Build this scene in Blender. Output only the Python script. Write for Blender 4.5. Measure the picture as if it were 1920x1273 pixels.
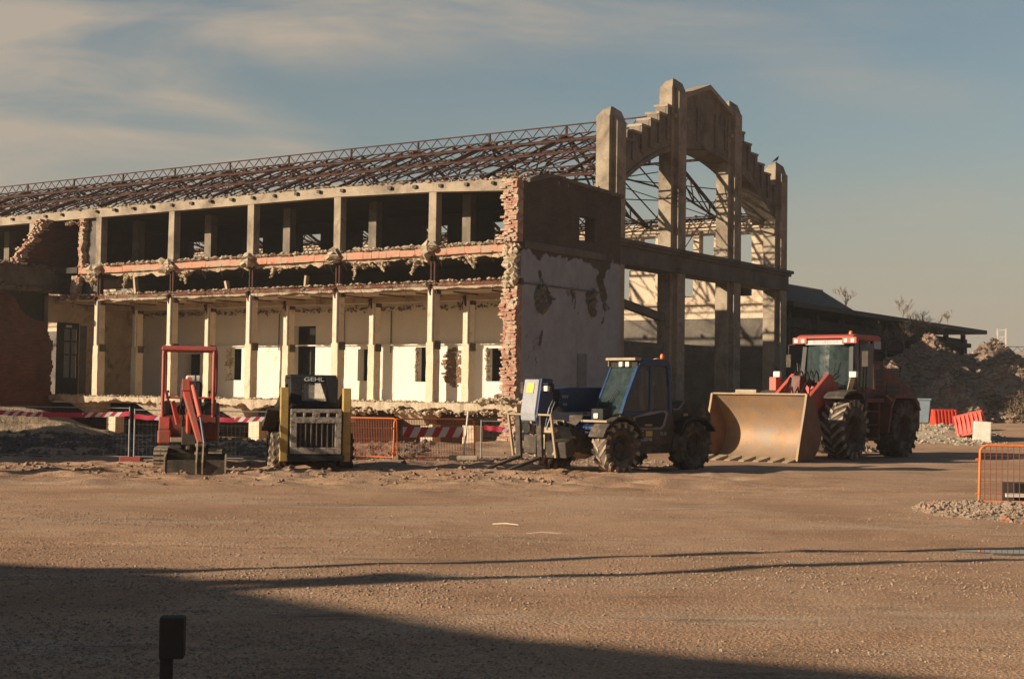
import bpy, bmesh, math, random
from mathutils import Vector, Matrix, noise
R = math.radians
rnd = random.Random(7)
for o in list(bpy.data.objects): bpy.data.objects.remove(o)
scn = bpy.context.scene
col = scn.collection

# ------------------------------------------------------------------ camera, sky, sun, exposure
EYE = 1.7
cd = bpy.data.cameras.new('camera'); cam = bpy.data.objects.new('camera', cd); col.objects.link(cam)
cd.sensor_width = 36; cd.lens = 50.91; cd.clip_start = .1; cd.clip_end = 6000
cam.matrix_world = Matrix.Translation((0, 0, EYE)) @ Matrix.Rotation(R(90) + .0379, 4, 'X') @ Matrix.Rotation(.0148, 4, 'Z')
scn.camera = cam
SUN_AZ, SUN_EL = R(-113), R(17.3)          # azimuth clockwise from +Y
sd = Vector((math.sin(SUN_AZ)*math.cos(SUN_EL), math.cos(SUN_AZ)*math.cos(SUN_EL), math.sin(SUN_EL)))
sl = bpy.data.lights.new('sun', 'SUN'); sl.energy = 4.6; sl.angle = R(.5); sl.color = (1, .82, .61)
so = bpy.data.objects.new('sun', sl); so.rotation_euler = (-sd).to_track_quat('-Z', 'Y').to_euler(); col.objects.link(so)
w = bpy.data.worlds.new('World'); scn.world = w; w.use_nodes = True
nt = w.node_tree; nt.nodes.clear(); N = nt.nodes.new; L = nt.links.new
sky = N('ShaderNodeTexSky'); sky.sky_type = 'NISHITA'; sky.sun_disc = False
sky.sun_elevation = SUN_EL; sky.sun_rotation = SUN_AZ; sky.air_density = 1.0; sky.dust_density = 2.2; sky.ozone_density = 1.2
tc = N('ShaderNodeTexCoord'); sx = N('ShaderNodeSeparateXYZ'); L(tc.outputs['Generated'], sx.inputs[0])
ym = N('ShaderNodeMath'); ym.operation = 'MAXIMUM'; ym.inputs[1].default_value = .25; L(sx.outputs['Y'], ym.inputs[0])
dx = N('ShaderNodeMath'); dx.operation = 'DIVIDE'; L(sx.outputs['X'], dx.inputs[0]); L(ym.outputs[0], dx.inputs[1])
dz = N('ShaderNodeMath'); dz.operation = 'DIVIDE'; L(sx.outputs['Z'], dz.inputs[0]); L(ym.outputs[0], dz.inputs[1])
cb = N('ShaderNodeCombineXYZ'); L(dx.outputs[0], cb.inputs[0]); L(dz.outputs[0], cb.inputs[1])
def cloud(rot, sc, loc, a, b_, scale=1.):
    mp = N('ShaderNodeMapping'); mp.inputs['Rotation'].default_value = (0, 0, R(rot)); mp.inputs['Scale'].default_value = (*sc, 1); mp.inputs['Location'].default_value = (*loc, 0); L(cb.outputs[0], mp.inputs[0])
    cn = N('ShaderNodeTexNoise'); cn.inputs['Scale'].default_value = scale; cn.inputs['Detail'].default_value = 7; cn.inputs['Roughness'].default_value = .55; cn.inputs['Distortion'].default_value = .7; L(mp.outputs[0], cn.inputs[0])
    cr = N('ShaderNodeMapRange'); cr.inputs[1].default_value = a; cr.inputs[2].default_value = b_; cr.interpolation_type = 'SMOOTHSTEP'; L(cn.outputs[0], cr.inputs[0]); return cr.outputs[0]
def blob(cx_, cz_, rx, rz_, rot, amp):
    mp = N('ShaderNodeMapping'); mp.vector_type = 'TEXTURE'; mp.inputs['Location'].default_value = (cx_, cz_, 0); mp.inputs['Rotation'].default_value = (0, 0, R(rot)); mp.inputs['Scale'].default_value = (rx, rz_, 1); L(cb.outputs[0], mp.inputs[0])
    ln = N('ShaderNodeVectorMath'); ln.operation = 'LENGTH'; L(mp.outputs[0], ln.inputs[0])
    m_ = N('ShaderNodeMapRange'); m_.inputs[1].default_value = 1; m_.inputs[2].default_value = 0; m_.inputs[3].default_value = 0; m_.inputs[4].default_value = amp; m_.interpolation_type = 'SMOOTHSTEP'; L(ln.outputs['Value'], m_.inputs[0]); return m_.outputs[0]
def op(o_, a, b_):
    m_ = N('ShaderNodeMath'); m_.operation = o_; m_.use_clamp = True
    for i_, q_ in ((0, a), (1, b_)):
        if isinstance(q_, (int, float)): m_.inputs[i_].default_value = q_
        else: L(q_, m_.inputs[i_])
    return m_.outputs[0]
msk = .10
for q_ in ((-.30, .135, .30, .10, -6, 1.), (-.22, .185, .38, .05, -28, 1.), (-.12, .255, .46, .045, 2, 1.), (-.36, .21, .2, .05, -10, .9), (.20, .235, .20, .04, -12, .35), (.30, .13, .22, .05, 10, .25)): msk = op('ADD', msk, blob(*q_))
nz_ = op('ADD', op('MULTIPLY', cloud(24, (2.2, 11), (1.3, .2), .34, .70, 1.3), .75), op('MULTIPLY', cloud(18, (6, 26), (4, 2), .35, .75, 1.2), .35))
cmo = op('MULTIPLY', msk, op('ADD', op('MULTIPLY', nz_, 1.25), .12))
tint = N('ShaderNodeMix'); tint.data_type = 'RGBA'; tint.blend_type = 'MULTIPLY'; tint.inputs[0].default_value = 1
L(sky.outputs[0], tint.inputs[6]); tint.inputs[7].default_value = (.86, .84, .78, 1)
hz = N('ShaderNodeMapRange'); hz.inputs[1].default_value = .0; hz.inputs[2].default_value = .20; hz.inputs[3].default_value = .85; hz.inputs[4].default_value = 0; hz.interpolation_type = 'SMOOTHSTEP'; L(sx.outputs['Z'], hz.inputs[0])
hm = N('ShaderNodeMix'); hm.data_type = 'RGBA'; L(hz.outputs[0], hm.inputs[0]); L(tint.outputs[2], hm.inputs[6]); hm.inputs[7].default_value = (3.85, 3.1, 2.55, 1)
mx = N('ShaderNodeMix'); mx.data_type = 'RGBA'; L(cmo, mx.inputs[0]); L(hm.outputs[2], mx.inputs[6]); mx.inputs[7].default_value = (3.7, 3.2, 2.75, 1)
sec = N('ShaderNodeMapRange'); sec.inputs[1].default_value = .35; sec.inputs[2].default_value = .92; sec.inputs[3].default_value = 0; sec.inputs[4].default_value = 1; sec.interpolation_type = 'SMOOTHSTEP'; L(sx.outputs['Y'], sec.inputs[0])
sct = N('ShaderNodeMix'); sct.data_type = 'RGBA'; L(sec.outputs[0], sct.inputs[0]); sct.inputs[6].default_value = (.24, .30, .38, 1); sct.inputs[7].default_value = (.79, .79, .75, 1)
sm_ = N('ShaderNodeVectorMath'); sm_.operation = 'MULTIPLY'; L(mx.outputs[2], sm_.inputs[0]); L(sct.outputs[2], sm_.inputs[1])   # made-up dimming and bluing of the sky behind the view, deepens shade
bg = N('ShaderNodeBackground'); bg.inputs[1].default_value = .10; L(sm_.outputs[0], bg.inputs[0])
wo = N('ShaderNodeOutputWorld'); L(bg.outputs[0], wo.inputs[0])
scn.view_settings.view_transform = 'Standard'; scn.view_settings.look = 'None'; scn.view_settings.gamma = 1; scn.view_settings.exposure = .62

# ------------------------------------------------------------------ materials
def _ramp(nt, src, stops):
    r = nt.nodes.new('ShaderNodeValToRGB'); e = r.color_ramp.elements
    while len(e) < len(stops): e.new(.5)
    for i, (p, c) in enumerate(stops): e[i].position = p; e[i].color = (*c, 1)
    nt.links.new(src, r.inputs[0]); return r.outputs[0]
def _mix(nt, fac, a, b, blend='MIX'):
    m = nt.nodes.new('ShaderNodeMix'); m.data_type = 'RGBA'; m.blend_type = blend
    for i, x in ((0, fac), (6, a), (7, b)):
        if isinstance(x, (int, float)): m.inputs[i].default_value = x
        elif isinstance(x, tuple): m.inputs[i].default_value = (*x, 1)
        else: nt.links.new(x, m.inputs[i])
    return m.outputs[2]
def _noise(nt, vec, scale, detail=5, rough=.6, dist=0):
    n = nt.nodes.new('ShaderNodeTexNoise'); n.inputs['Scale'].default_value = scale; n.inputs['Detail'].default_value = detail
    n.inputs['Roughness'].default_value = rough; n.inputs['Distortion'].default_value = dist; nt.links.new(vec, n.inputs[0]); return n.outputs[0]
def _range(nt, src, a, b, c=0., d=1.):
    m = nt.nodes.new('ShaderNodeMapRange'); m.inputs[1].default_value = a; m.inputs[2].default_value = b; m.inputs[3].default_value = c; m.inputs[4].default_value = d
    nt.links.new(src, m.inputs[0]); return m.outputs[0]
def _base(name, rough, metal=0, spec=.3):
    m = bpy.data.materials.new(name); m.use_nodes = True; nt = m.node_tree; b = nt.nodes['Principled BSDF']
    b.inputs['Roughness'].default_value = rough; b.inputs['Metallic'].default_value = metal; b.inputs['Specular IOR Level'].default_value = spec
    t = nt.nodes.new('ShaderNodeTexCoord'); return m, nt, b, t.outputs['Object']
def _bump(nt, b, h, s, d=.02):
    n = nt.nodes.new('ShaderNodeBump'); n.inputs['Strength'].default_value = s; n.inputs['Distance'].default_value = d; nt.links.new(h, n.inputs['Height']); nt.links.new(n.outputs[0], b.inputs['Normal'])
def mat(name, c1, c2, scale=1.5, rough=.9, metal=0, bump=.5, bscale=25, c3=None, c3s=.6, c3t=(.52, .66), spec=.25, bd=.02, coat=0):
    m, nt, b, v = _base(name, rough, metal, spec)
    n = _noise(nt, v, scale, 7, .65); c = _ramp(nt, n, [(.3, c1), (.7, c2)])
    if c3: c = _mix(nt, _range(nt, _noise(nt, v, c3s, 8, .7, .6), *c3t), c, c3)
    fine = _noise(nt, v, bscale, 4, .7)
    c = _mix(nt, 1., c, _ramp(nt, fine, [(.25, (.78, .78, .78)), (.7, (1.1, 1.1, 1.1))]), 'MULTIPLY')
    nt.links.new(c, b.inputs['Base Color'])
    if bump: _bump(nt, b, fine, bump, bd)
    if coat: b.inputs['Coat Weight'].default_value = coat
    return m
def brick(name, plaster, t, ps=.35, b1=(.30, .11, .065), b2=(.20, .075, .05), mor=(.24, .19, .14), axis='yz', pl2=None, zlim=None):
    m, nt, b, v = _base(name, .92)
    s = nt.nodes.new('ShaderNodeSeparateXYZ'); nt.links.new(v, s.inputs[0]); k = nt.nodes.new('ShaderNodeCombineXYZ')
    nt.links.new(s.outputs['Y' if axis == 'yz' else 'X'], k.inputs[0]); nt.links.new(s.outputs['Z'], k.inputs[1])
    bt = nt.nodes.new('ShaderNodeTexBrick'); nt.links.new(k.outputs[0], bt.inputs[0]); bt.inputs['Scale'].default_value = 1
    bt.inputs['Brick Width'].default_value = .27; bt.inputs['Row Height'].default_value = .085; bt.inputs['Mortar Size'].default_value = .012
    bt.inputs['Color1'].default_value = (*b1, 1); bt.inputs['Color2'].default_value = (*b2, 1); bt.inputs['Mortar'].default_value = (*mor, 1)
    f1 = _noise(nt, v, 12, 6, .7); c = _mix(nt, 1., bt.outputs[0], _ramp(nt, _noise(nt, v, .9, 8, .75), [(.3, (.55, .55, .55)), (.7, (1.25, 1.2, 1.15))]), 'MULTIPLY')
    big = _noise(nt, v, ps, 8, .62, .5)
    if zlim:   # plaster survives mostly between two heights
        z = _range(nt, s.outputs['Z'], zlim[0], zlim[1], 0, 1); mm = nt.nodes.new('ShaderNodeMath'); mm.operation = 'MULTIPLY_ADD'; nt.links.new(z, mm.inputs[0]); mm.inputs[1].default_value = zlim[2]; nt.links.new(big, mm.inputs[2]); big = mm.outputs[0]
    fac = _range(nt, big, t, t + .02)
    pc = _ramp(nt, _noise(nt, v, 1.1, 8, .7), [(.35, plaster), (.65, pl2 or tuple(x*.75 for x in plaster))])
    c = _mix(nt, fac, c, pc)
    nt.links.new(c, b.inputs['Base Color'])
    h = nt.nodes.new('ShaderNodeMath'); h.operation = 'MULTIPLY_ADD'; nt.links.new(bt.outputs['Fac'], h.inputs[0]); h.inputs[1].default_value = -.6; nt.links.new(f1, h.inputs[2])
    h2 = nt.nodes.new('ShaderNodeMath'); h2.operation = 'MAXIMUM'; nt.links.new(h.outputs[0], h2.inputs[0]); nt.links.new(_range(nt, big, t, t + .02, -1, .9), h2.inputs[1])
    _bump(nt, b, h2.outputs[0], .7, .03); return m
def flat(name, c, rough=.6, metal=0, emit=0, spec=.4, bump=0):
    m, nt, b, v = _base(name, rough, metal, spec)
    n = _noise(nt, v, 4, 6, .7); cc = _ramp(nt, n, [(.3, tuple(x*.8 for x in c)), (.7, tuple(min(1, x*1.1) for x in c))]); nt.links.new(cc, b.inputs['Base Color'])
    if bump: _bump(nt, b, _noise(nt, v, 40, 3), bump, .01)
    return m
def glass(name, c, alpha=.35, rough=.08):
    m, nt, b, v = _base(name, rough, 0, .6)
    n = _noise(nt, v, 6, 7, .7); nt.links.new(_ramp(nt, n, [(.3, c), (.8, tuple(x*1.8 + .02 for x in c))]), b.inputs['Base Color'])
    nt.links.new(_range(nt, n, .3, .75, alpha, min(1, alpha + .25)), b.inputs['Alpha']); nt.links.new(_range(nt, n, .3, .8, rough, rough + .2), b.inputs['Roughness']); return m
def stripes(name, a, b_, axis, period, slant, za=None):
    m, nt, b, v = _base(name, .6)
    s = nt.nodes.new('ShaderNodeSeparateXYZ'); nt.links.new(v, s.inputs[0])
    k = nt.nodes.new('ShaderNodeMath'); k.operation = 'MULTIPLY_ADD'; nt.links.new(s.outputs['Z'], k.inputs[0]); k.inputs[1].default_value = slant; nt.links.new(s.outputs[axis], k.inputs[2])
    f = nt.nodes.new('ShaderNodeMath'); f.operation = 'PINGPONG'; f.inputs[1].default_value = period; nt.links.new(k.outputs[0], f.inputs[0])
    g = nt.nodes.new('ShaderNodeMath'); g.operation = 'GREATER_THAN'; g.inputs[1].default_value = period*.5; nt.links.new(f.outputs[0], g.inputs[0])
    fac = g.outputs[0]
    if za:     # alternating plain red and striped lengths of tape
        f2 = nt.nodes.new('ShaderNodeMath'); f2.operation = 'PINGPONG'; f2.inputs[1].default_value = za; nt.links.new(s.outputs[axis], f2.inputs[0])
        g2 = nt.nodes.new('ShaderNodeMath'); g2.operation = 'GREATER_THAN'; g2.inputs[1].default_value = za*.5; nt.links.new(f2.outputs[0], g2.inputs[0])
        mm = nt.nodes.new('ShaderNodeMath'); mm.operation = 'MULTIPLY'; nt.links.new(fac, mm.inputs[0]); nt.links.new(g2.outputs[0], mm.inputs[1]); fac = mm.outputs[0]
    nt.links.new(_mix(nt, fac, a, b_), b.inputs['Base Color']); return m

M = {}
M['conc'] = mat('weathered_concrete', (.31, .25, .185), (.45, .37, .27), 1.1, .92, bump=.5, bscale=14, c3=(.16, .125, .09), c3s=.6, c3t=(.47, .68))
M['concd'] = mat('dark_concrete', (.115, .10, .085), (.20, .175, .145), .8, .92, bump=.6, bscale=12, c3=(.07, .06, .05), c3s=.45, c3t=(.5, .7))
M['concm'] = mat('shade_darkened_concrete', (.19, .16, .125), (.29, .24, .18), 1.0, .92, bump=.6, bscale=12, c3=(.12, .10, .08), c3s=.5, c3t=(.46, .66))  # darker copy of the concrete, shade of the gable front put into the colour
M['plaster'] = mat('cream_plaster', (.74, .68, .58), (.82, .76, .66), .8, .85, bump=.12, bscale=20, c3=(.60, .43, .28), c3s=.7, c3t=(.60, .78))
M['colpl'] = mat('cream_column_plaster', (.62, .50, .36), (.76, .63, .46), 2, .85, bump=.3, bscale=18, c3=(.36, .27, .18), c3s=1.6, c3t=(.55, .72))
M['dirty'] = mat('stained_plaster', (.42, .32, .21), (.58, .45, .31), 1.4, .9, bump=.3, bscale=16, c3=(.25, .18, .12), c3s=.9)
M['slab'] = mat('broken_slab_concrete', (.42, .34, .24), (.62, .51, .37), 3, .95, bump=1, bscale=9, bd=.05)
M['terra'] = mat('hollow_brick', (.46, .20, .13), (.56, .30, .20), 3, .9, bump=.5, bscale=18, c3=(.40, .31, .22), c3s=1.6, c3t=(.48, .60))
M['redbeam'] = mat('red_lead_steel', (.22, .07, .05), (.32, .12, .08), 3, .8, bump=.4, c3=(.38, .29, .21), c3s=1.3, c3t=(.48, .58))
M['rust'] = mat('rusty_steel', (.045, .024, .018), (.10, .038, .025), 2.5, .85, bump=.4, bscale=30, c3=(.035, .025, .02), c3s=1)
M['brickred'] = mat('loose_bricks', (.34, .15, .10), (.46, .26, .18), 5, .95, bump=.8, bscale=14, c3=(.50, .40, .29), c3s=2.4, c3t=(.47, .56))
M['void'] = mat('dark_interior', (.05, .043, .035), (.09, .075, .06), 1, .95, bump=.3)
M['endwall'] = brick('end_wall_brick_and_plaster', (.35, .37, .39), .645, .42, b1=(.125, .085, .068), b2=(.09, .064, .052), mor=(.10, .085, .07), pl2=(.26, .27, .285), zlim=(7.6, 6.9, .25))
M['wingbrick'] = brick('dark_brick', (.14, .105, .08), .74, .6, b1=(.19, .075, .05), b2=(.12, .05, .038), mor=(.11, .08, .06))
M['farwall'] = mat('inner_wall_plaster', (.58, .46, .33), (.72, .58, .42), .9, .9, bump=.3, bscale=10, c3=(.36, .26, .18), c3s=.5, c3t=(.52, .68))
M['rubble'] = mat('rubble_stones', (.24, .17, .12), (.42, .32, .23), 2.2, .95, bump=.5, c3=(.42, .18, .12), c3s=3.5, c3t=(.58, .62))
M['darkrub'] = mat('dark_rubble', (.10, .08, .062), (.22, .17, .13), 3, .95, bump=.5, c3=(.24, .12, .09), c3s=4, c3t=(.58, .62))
M['pale'] = mat('pale_gravel', (.34, .28, .20), (.50, .42, .31), 6, .95, bump=.4)
M['peb'] = mat('pebbles', (.26, .18, .125), (.48, .37, .27), 9, .95, bump=.4)
M['earth'] = mat('dug_earth', (.36, .26, .165), (.50, .37, .24), 1.5, .95, bump=1, bscale=7, bd=.08, c3=(.26, .18, .12), c3s=2, c3t=(.55, .7))
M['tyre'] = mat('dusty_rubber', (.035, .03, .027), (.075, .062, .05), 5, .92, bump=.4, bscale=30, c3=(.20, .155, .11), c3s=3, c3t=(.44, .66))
M['tyretan'] = mat('tan_tread', (.32, .25, .18), (.48, .38, .28), 5, .95, bump=.5, bscale=22, c3=(.14, .11, .08), c3s=4)
M['red'] = mat('faded_red_paint', (.42, .06, .04), (.52, .095, .06), 3, .55, bump=.1, c3=(.26, .11, .075), c3s=2.6, c3t=(.47, .66), spec=.5)
M['dred'] = mat('dusty_dark_red_paint', (.13, .022, .018), (.19, .036, .028), 2, .6, bump=.15, c3=(.15, .09, .065), c3s=2.2, c3t=(.46, .64), spec=.4)
M['cabblue'] = mat('lit_blue_cab_paint', (.014, .045, .12), (.024, .07, .18), 3, .35, bump=.03, c3=(.08, .10, .13), c3s=2, c3t=(.55, .8), spec=.5)  # lighter copy of the dark blue, light on the pillars put into the colour
M['rim'] = mat('dusty_maroon_rim', (.075, .022, .018), (.13, .045, .035), 4, .8, bump=.2, c3=(.12, .085, .06), c3s=3, c3t=(.45, .6))
M['wire'] = flat('dull_fence_wire', (.13, .125, .115), .7, .2)
M['mud'] = mat('dried_mud', (.24, .155, .10), (.38, .26, .175), 3, .95, bump=.6, bscale=18)
M['grit'] = mat('brown_grit', (.28, .18, .115), (.46, .31, .205), 12, .95, bump=0)
M['blue'] = mat('dark_blue_paint', (.010, .028, .085), (.018, .05, .14), 3, .35, bump=.05, c3=(.07, .08, .09), c3s=2, c3t=(.55, .8), spec=.5)
M['greyblue'] = mat('grey_cover_paint', (.30, .31, .33), (.38, .385, .40), 3, .5, bump=.05)
M['brownp'] = mat('dusty_panel', (.07, .05, .042), (.11, .08, .065), 3, .5, bump=.05, c3=(.15, .11, .085), c3s=2)
M['black'] = mat('black_paint', (.014, .014, .014), (.03, .028, .026), 4, .5, bump=.1, c3=(.09, .075, .06), c3s=3, c3t=(.55, .8))
M['dirtm'] = mat('dirty_dark_metal', (.05, .042, .034), (.10, .08, .062), 5, .75, bump=.3, c3=(.22, .165, .115), c3s=3, c3t=(.52, .75))
M['tanm'] = mat('muddy_metal', (.34, .26, .17), (.48, .38, .26), 5, .9, bump=.4)
M['yellow'] = mat('dirty_yellow_paint', (.40, .27, .075), (.54, .37, .12), 4, .6, bump=.15, c3=(.22, .16, .10), c3s=4, c3t=(.55, .7))
M['greypanel'] = mat('mud_spattered_grey_panel', (.33, .29, .24), (.46, .41, .34), 8, .8, bump=.4, bscale=40, c3=(.17, .135, .10), c3s=12, c3t=(.5, .56))
M['bucket'] = mat('worn_bucket_steel', (.30, .18, .095), (.43, .27, .145), 1.6, .6, metal=.15, bump=.3, bscale=34, c3=(.30, .235, .18), c3s=2.2, c3t=(.44, .62), spec=.4)
M['bucketd'] = mat('rusted_bucket_side', (.16, .095, .06), (.25, .15, .09), 2, .8, bump=.25)
M['chrome'] = flat('chromed_rod', (.6, .62, .65), .2, .9)
M['steel'] = flat('galvanised_steel', (.27, .27, .26), .55, .4)
M['lamp'] = flat('lamp_lens', (.85, .78, .66), .2)
M['amber'] = flat('amber_lens', (.75, .16, .02), .25)
M['seat'] = flat('seat_vinyl', (.03, .03, .03), .6)
M['white'] = flat('white_plastic', (.70, .64, .54), .6, bump=.1)
M['offw'] = flat('off_white_plastic', (.72, .68, .60), .5)
M['lettering'] = flat('white_lettering', (.55, .55, .53), .6)
M['yellowst'] = flat('yellow_sticker', (.72, .52, .12), .6)
M['orange'] = flat('orange_painted_tube', (.78, .20, .045), .5)
M['orangem'] = flat('orange_mesh_wire', (.30, .08, .03), .6)
M['redplas'] = flat('red_plastic', (.72, .07, .035), .45)
M['pinkred'] = flat('sunlit_red_paint', (.62, .13, .08), .5)  # lighter copy of the red, sunlight put into the colour
M['wood'] = flat('weathered_wood', (.07, .055, .042), .9, bump=.5)
M['bark'] = flat('bare_branches', (.27, .19, .13), .9)
M['scrub'] = mat('dry_scrub_leaves', (.06, .045, .03), (.12, .085, .05), 3, .95, bump=0)
M['roofing'] = mat('dark_roofing', (.05, .048, .045), (.09, .085, .08), 1, .7, bump=.3)
M['annex'] = mat('dark_annex_wall', (.05, .045, .038), (.085, .075, .062), .6, .9, bump=.3, c3=(.035, .03, .026))
M['winglass'] = glass('dusty_windscreen', (.035, .055, .052), .34, .06)
M['darkglass'] = glass('dirty_dark_glass', (.045, .045, .04), .6, .12)
M['paneglass'] = flat('painted_sky_pane', (.16, .17, .18), .15, spec=.8)  # grey base colour stands in for reflected sky
M['boardstripe'] = stripes('red_and_white_board', (.42, .04, .05), (.62, .58, .54), 'X', .20, -.55)
M['tape'] = stripes('red_and_white_tape', (.42, .03, .06), (.62, .58, .55), 'X', .11, -.9, .95)
M['binblue'] = flat('pale_blue_plastic', (.30, .38, .44), .6)
M['water'] = None
m, nt_, b_, v_ = _base('puddle_water', .03, 0, .6); b_.inputs['Base Color'].default_value = (.10, .085, .065, 1); M['water'] = m

# ------------------------------------------------------------------ mesh builder
def tag(o, label=None, cat=None, group=None, kind=None):
    for k, v in (('label', label), ('category', cat), ('group', group), ('kind', kind)):
        if v: o[k] = v
    return o
def empty(name, loc, rz=0):
    o = bpy.data.objects.new(name, None); o.empty_display_size = .3; col.objects.link(o); o.location = loc; o.rotation_euler = (0, 0, rz); return o
class MB:
    def __init__(s, tf=None): s.v = []; s.f = []; s.tf = tf or (lambda p: p)
    def add(s, vs, fs):
        n = len(s.v); s.v += [s.tf(p) for p in vs]; s.f += [tuple(i + n for i in f) for f in fs]
    def hexa(s, p):    # 8 corners: bottom 4, top 4
        s.add(p, [(0, 3, 2, 1), (4, 5, 6, 7), (0, 1, 5, 4), (1, 2, 6, 5), (2, 3, 7, 6), (3, 0, 4, 7)])
    def box(s, x0, x1, y0, y1, z0, z1, j=0):
        p = [(x0, y0, z0), (x1, y0, z0), (x1, y1, z0), (x0, y1, z0), (x0, y0, z1), (x1, y0, z1), (x1, y1, z1), (x0, y1, z1)]
        if j: p = [tuple(c + rnd.uniform(-j, j) for c in q) for q in p]
        s.hexa(p)
    def rbox(s, c, sz, rot=(0, 0, 0), taper=1):
        m = Matrix.Rotation(rot[2], 3, 'Z') @ Matrix.Rotation(rot[1], 3, 'Y') @ Matrix.Rotation(rot[0], 3, 'X'); c = Vector(c); h = [q/2 for q in sz]; p = []
        for z in (-1, 1):
            t = taper if z > 0 else 1
            for x, y in ((-1, -1), (1, -1), (1, 1), (-1, 1)): p.append(tuple(c + m @ Vector((x*h[0]*t, y*h[1]*t, z*h[2]))))
        s.hexa(p)
    def beam(s, p, q, w, h=None, up=(0, 0, 1)):
        p, q = Vector(p), Vector(q); d = (q - p).normalized(); up = Vector(up)
        if abs(d.dot(up)) > .98: up = Vector((1, 0, 0))
        a = d.cross(up).normalized()*w/2; b = a.cross(d).normalized()*(h or w)/2
        s.hexa([tuple(x) for x in (p - a - b, p + a - b, p + a + b, p - a + b, q - a - b, q + a - b, q + a + b, q - a + b)])
    def tube(s, pts, r, n=8, caps=True):
        pts = [Vector(p) for p in pts]; rs = r if isinstance(r, (list, tuple)) else [r]*len(pts); vs = []; fs = []; prev = None
        for i, p in enumerate(pts):
            d = ((pts[min(i + 1, len(pts) - 1)] - pts[max(i - 1, 0)])).normalized()
            if prev is None: a = d.orthogonal().normalized()
            else: a = (prev - d*prev.dot(d)).normalized()
            prev = a; b = d.cross(a)
            for k in range(n):
                t = 2*math.pi*k/n; vs.append(tuple(p + (a*math.cos(t) + b*math.sin(t))*rs[i]))
        for i in range(len(pts) - 1):
            for k in range(n): fs.append((i*n + k, i*n + (k + 1) % n, (i + 1)*n + (k + 1) % n, (i + 1)*n + k))
        if caps: fs.append(tuple(range(n))[::-1]); fs.append(tuple(range((len(pts) - 1)*n, len(pts)*n)))
        s.add(vs, fs)
    def prism(s, poly, a0, a1, axis='y'):   # poly in the other two axes
        def P(p, a): return (p[0], a, p[1]) if axis == 'y' else ((a, p[0], p[1]) if axis == 'x' else (p[0], p[1], a))
        n = len(poly); vs = [P(p, a0) for p in poly] + [P(p, a1) for p in poly]
        s.add(vs, [tuple(range(n))[::-1], tuple(range(n, 2*n))] + [(i, (i + 1) % n, n + (i + 1) % n, n + i) for i in range(n)])
    def lathe(s, prof, c=(0, 0, 0), axis='y', n=28):  # prof: (radius, along)
        vs = []; fs = []; m = len(prof)
        for k in range(n):
            t = 2*math.pi*k/n
            for r, a in prof:
                x, z = r*math.cos(t), r*math.sin(t)
                vs.append((c[0] + x, c[1] + a, c[2] + z) if axis == 'y' else ((c[0] + x, c[1] + z, c[2] + a) if axis == 'z' else (c[0] + a, c[1] + x, c[2] + z)))
        for k in range(n):
            for i in range(m - 1): fs.append((k*m + i, ((k + 1) % n)*m + i, ((k + 1) % n)*m + i + 1, k*m + i + 1))
        s.add(vs, fs)
    def rock(s, c, r, fl=1.0, rn=rnd):
        a = rn.uniform(0, 6.28); ca, sa = math.cos(a), math.sin(a); vs = []
        for d in ((1, 0, 0), (-1, 0, 0), (0, 1, 0), (0, -1, 0), (0, 0, 1), (0, 0, -1), (.6, .6, .55), (-.6, .55, -.5)):
            k = r*rn.uniform(.6, 1.15); x, y, z = d[0]*k, d[1]*k, d[2]*k*fl; vs.append((c[0] + x*ca - y*sa, c[1] + x*sa + y*ca, c[2] + z))
        s.add(vs, [(0, 2, 6), (2, 4, 6), (4, 0, 6), (1, 4, 2), (1, 3, 4), (3, 0, 4), (0, 3, 5), (3, 1, 5), (1, 2, 7), (2, 5, 7), (5, 1, 7), (2, 0, 5)])
    def build(s, name, m, parent=None, bevel=0, smooth=False, recalc=True):
        me = bpy.data.meshes.new(name); me.from_pydata(s.v, [], s.f); me.materials.append(m)
        if recalc:
            bm = bmesh.new(); bm.from_mesh(me); bmesh.ops.recalc_face_normals(bm, faces=bm.faces); bm.to_mesh(me); bm.free()
        if smooth:
            me.polygons.foreach_set('use_smooth', [True]*len(me.polygons))
            try: me.set_sharp_from_angle(angle=R(38))
            except Exception: pass
        o = bpy.data.objects.new(name, me); col.objects.link(o)
        if parent: o.parent = parent
        if bevel:
            b = o.modifiers.new('bevel', 'BEVEL'); b.width = bevel; b.segments = 2; b.limit_method = 'ANGLE'; b.angle_limit = R(40)
        return o
def text(name, s, size, m, parent, mw, ext=.004):
    c = bpy.data.curves.new(name, 'FONT'); c.body = s; c.size = size; c.extrude = ext; c.align_x = 'CENTER'; c.align_y = 'CENTER'
    o = bpy.data.objects.new(name, c); col.objects.link(o)
    dg = bpy.context.evaluated_depsgraph_get(); me = bpy.data.meshes.new_from_object(o.evaluated_get(dg)); bpy.data.objects.remove(o)
    me.materials.clear(); me.materials.append(m); o = bpy.data.objects.new(name, me); col.objects.link(o); o.parent = parent; o.matrix_local = mw; return o
def copy_tree(o, parent=None):
    c = o.copy(); col.objects.link(c)
    if parent: c.parent = parent
    for ch in list(o.children): copy_tree(ch, c)
    return c
def ns(x, y, z=0, s=1): return noise.noise(Vector((x*s, y*s, z*s)))
RUB = ('hanging_wires', 'roof_edge_rubble', 'hanging_plaster', 'floor_rubble', 'hanging_masonry', 'hanging_lump', 'ledge_rubble', 'slab_rubble', 'broken_concrete_edge', 'roof_rubble', 'far_wall_rubble', 'wing_rubble', 'broken_brick', 'exposed_brick_patch', 'broken_brick_edge', 'torn_brick_edge', 'torn_wall_edge', 'masonry_stump', 'broken_column_base')
def fbm(x, y, z=0, s=1, o=4): return noise.fractal(Vector((x*s, y*s, z*s)), 1.0, 2.0, o)
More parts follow.
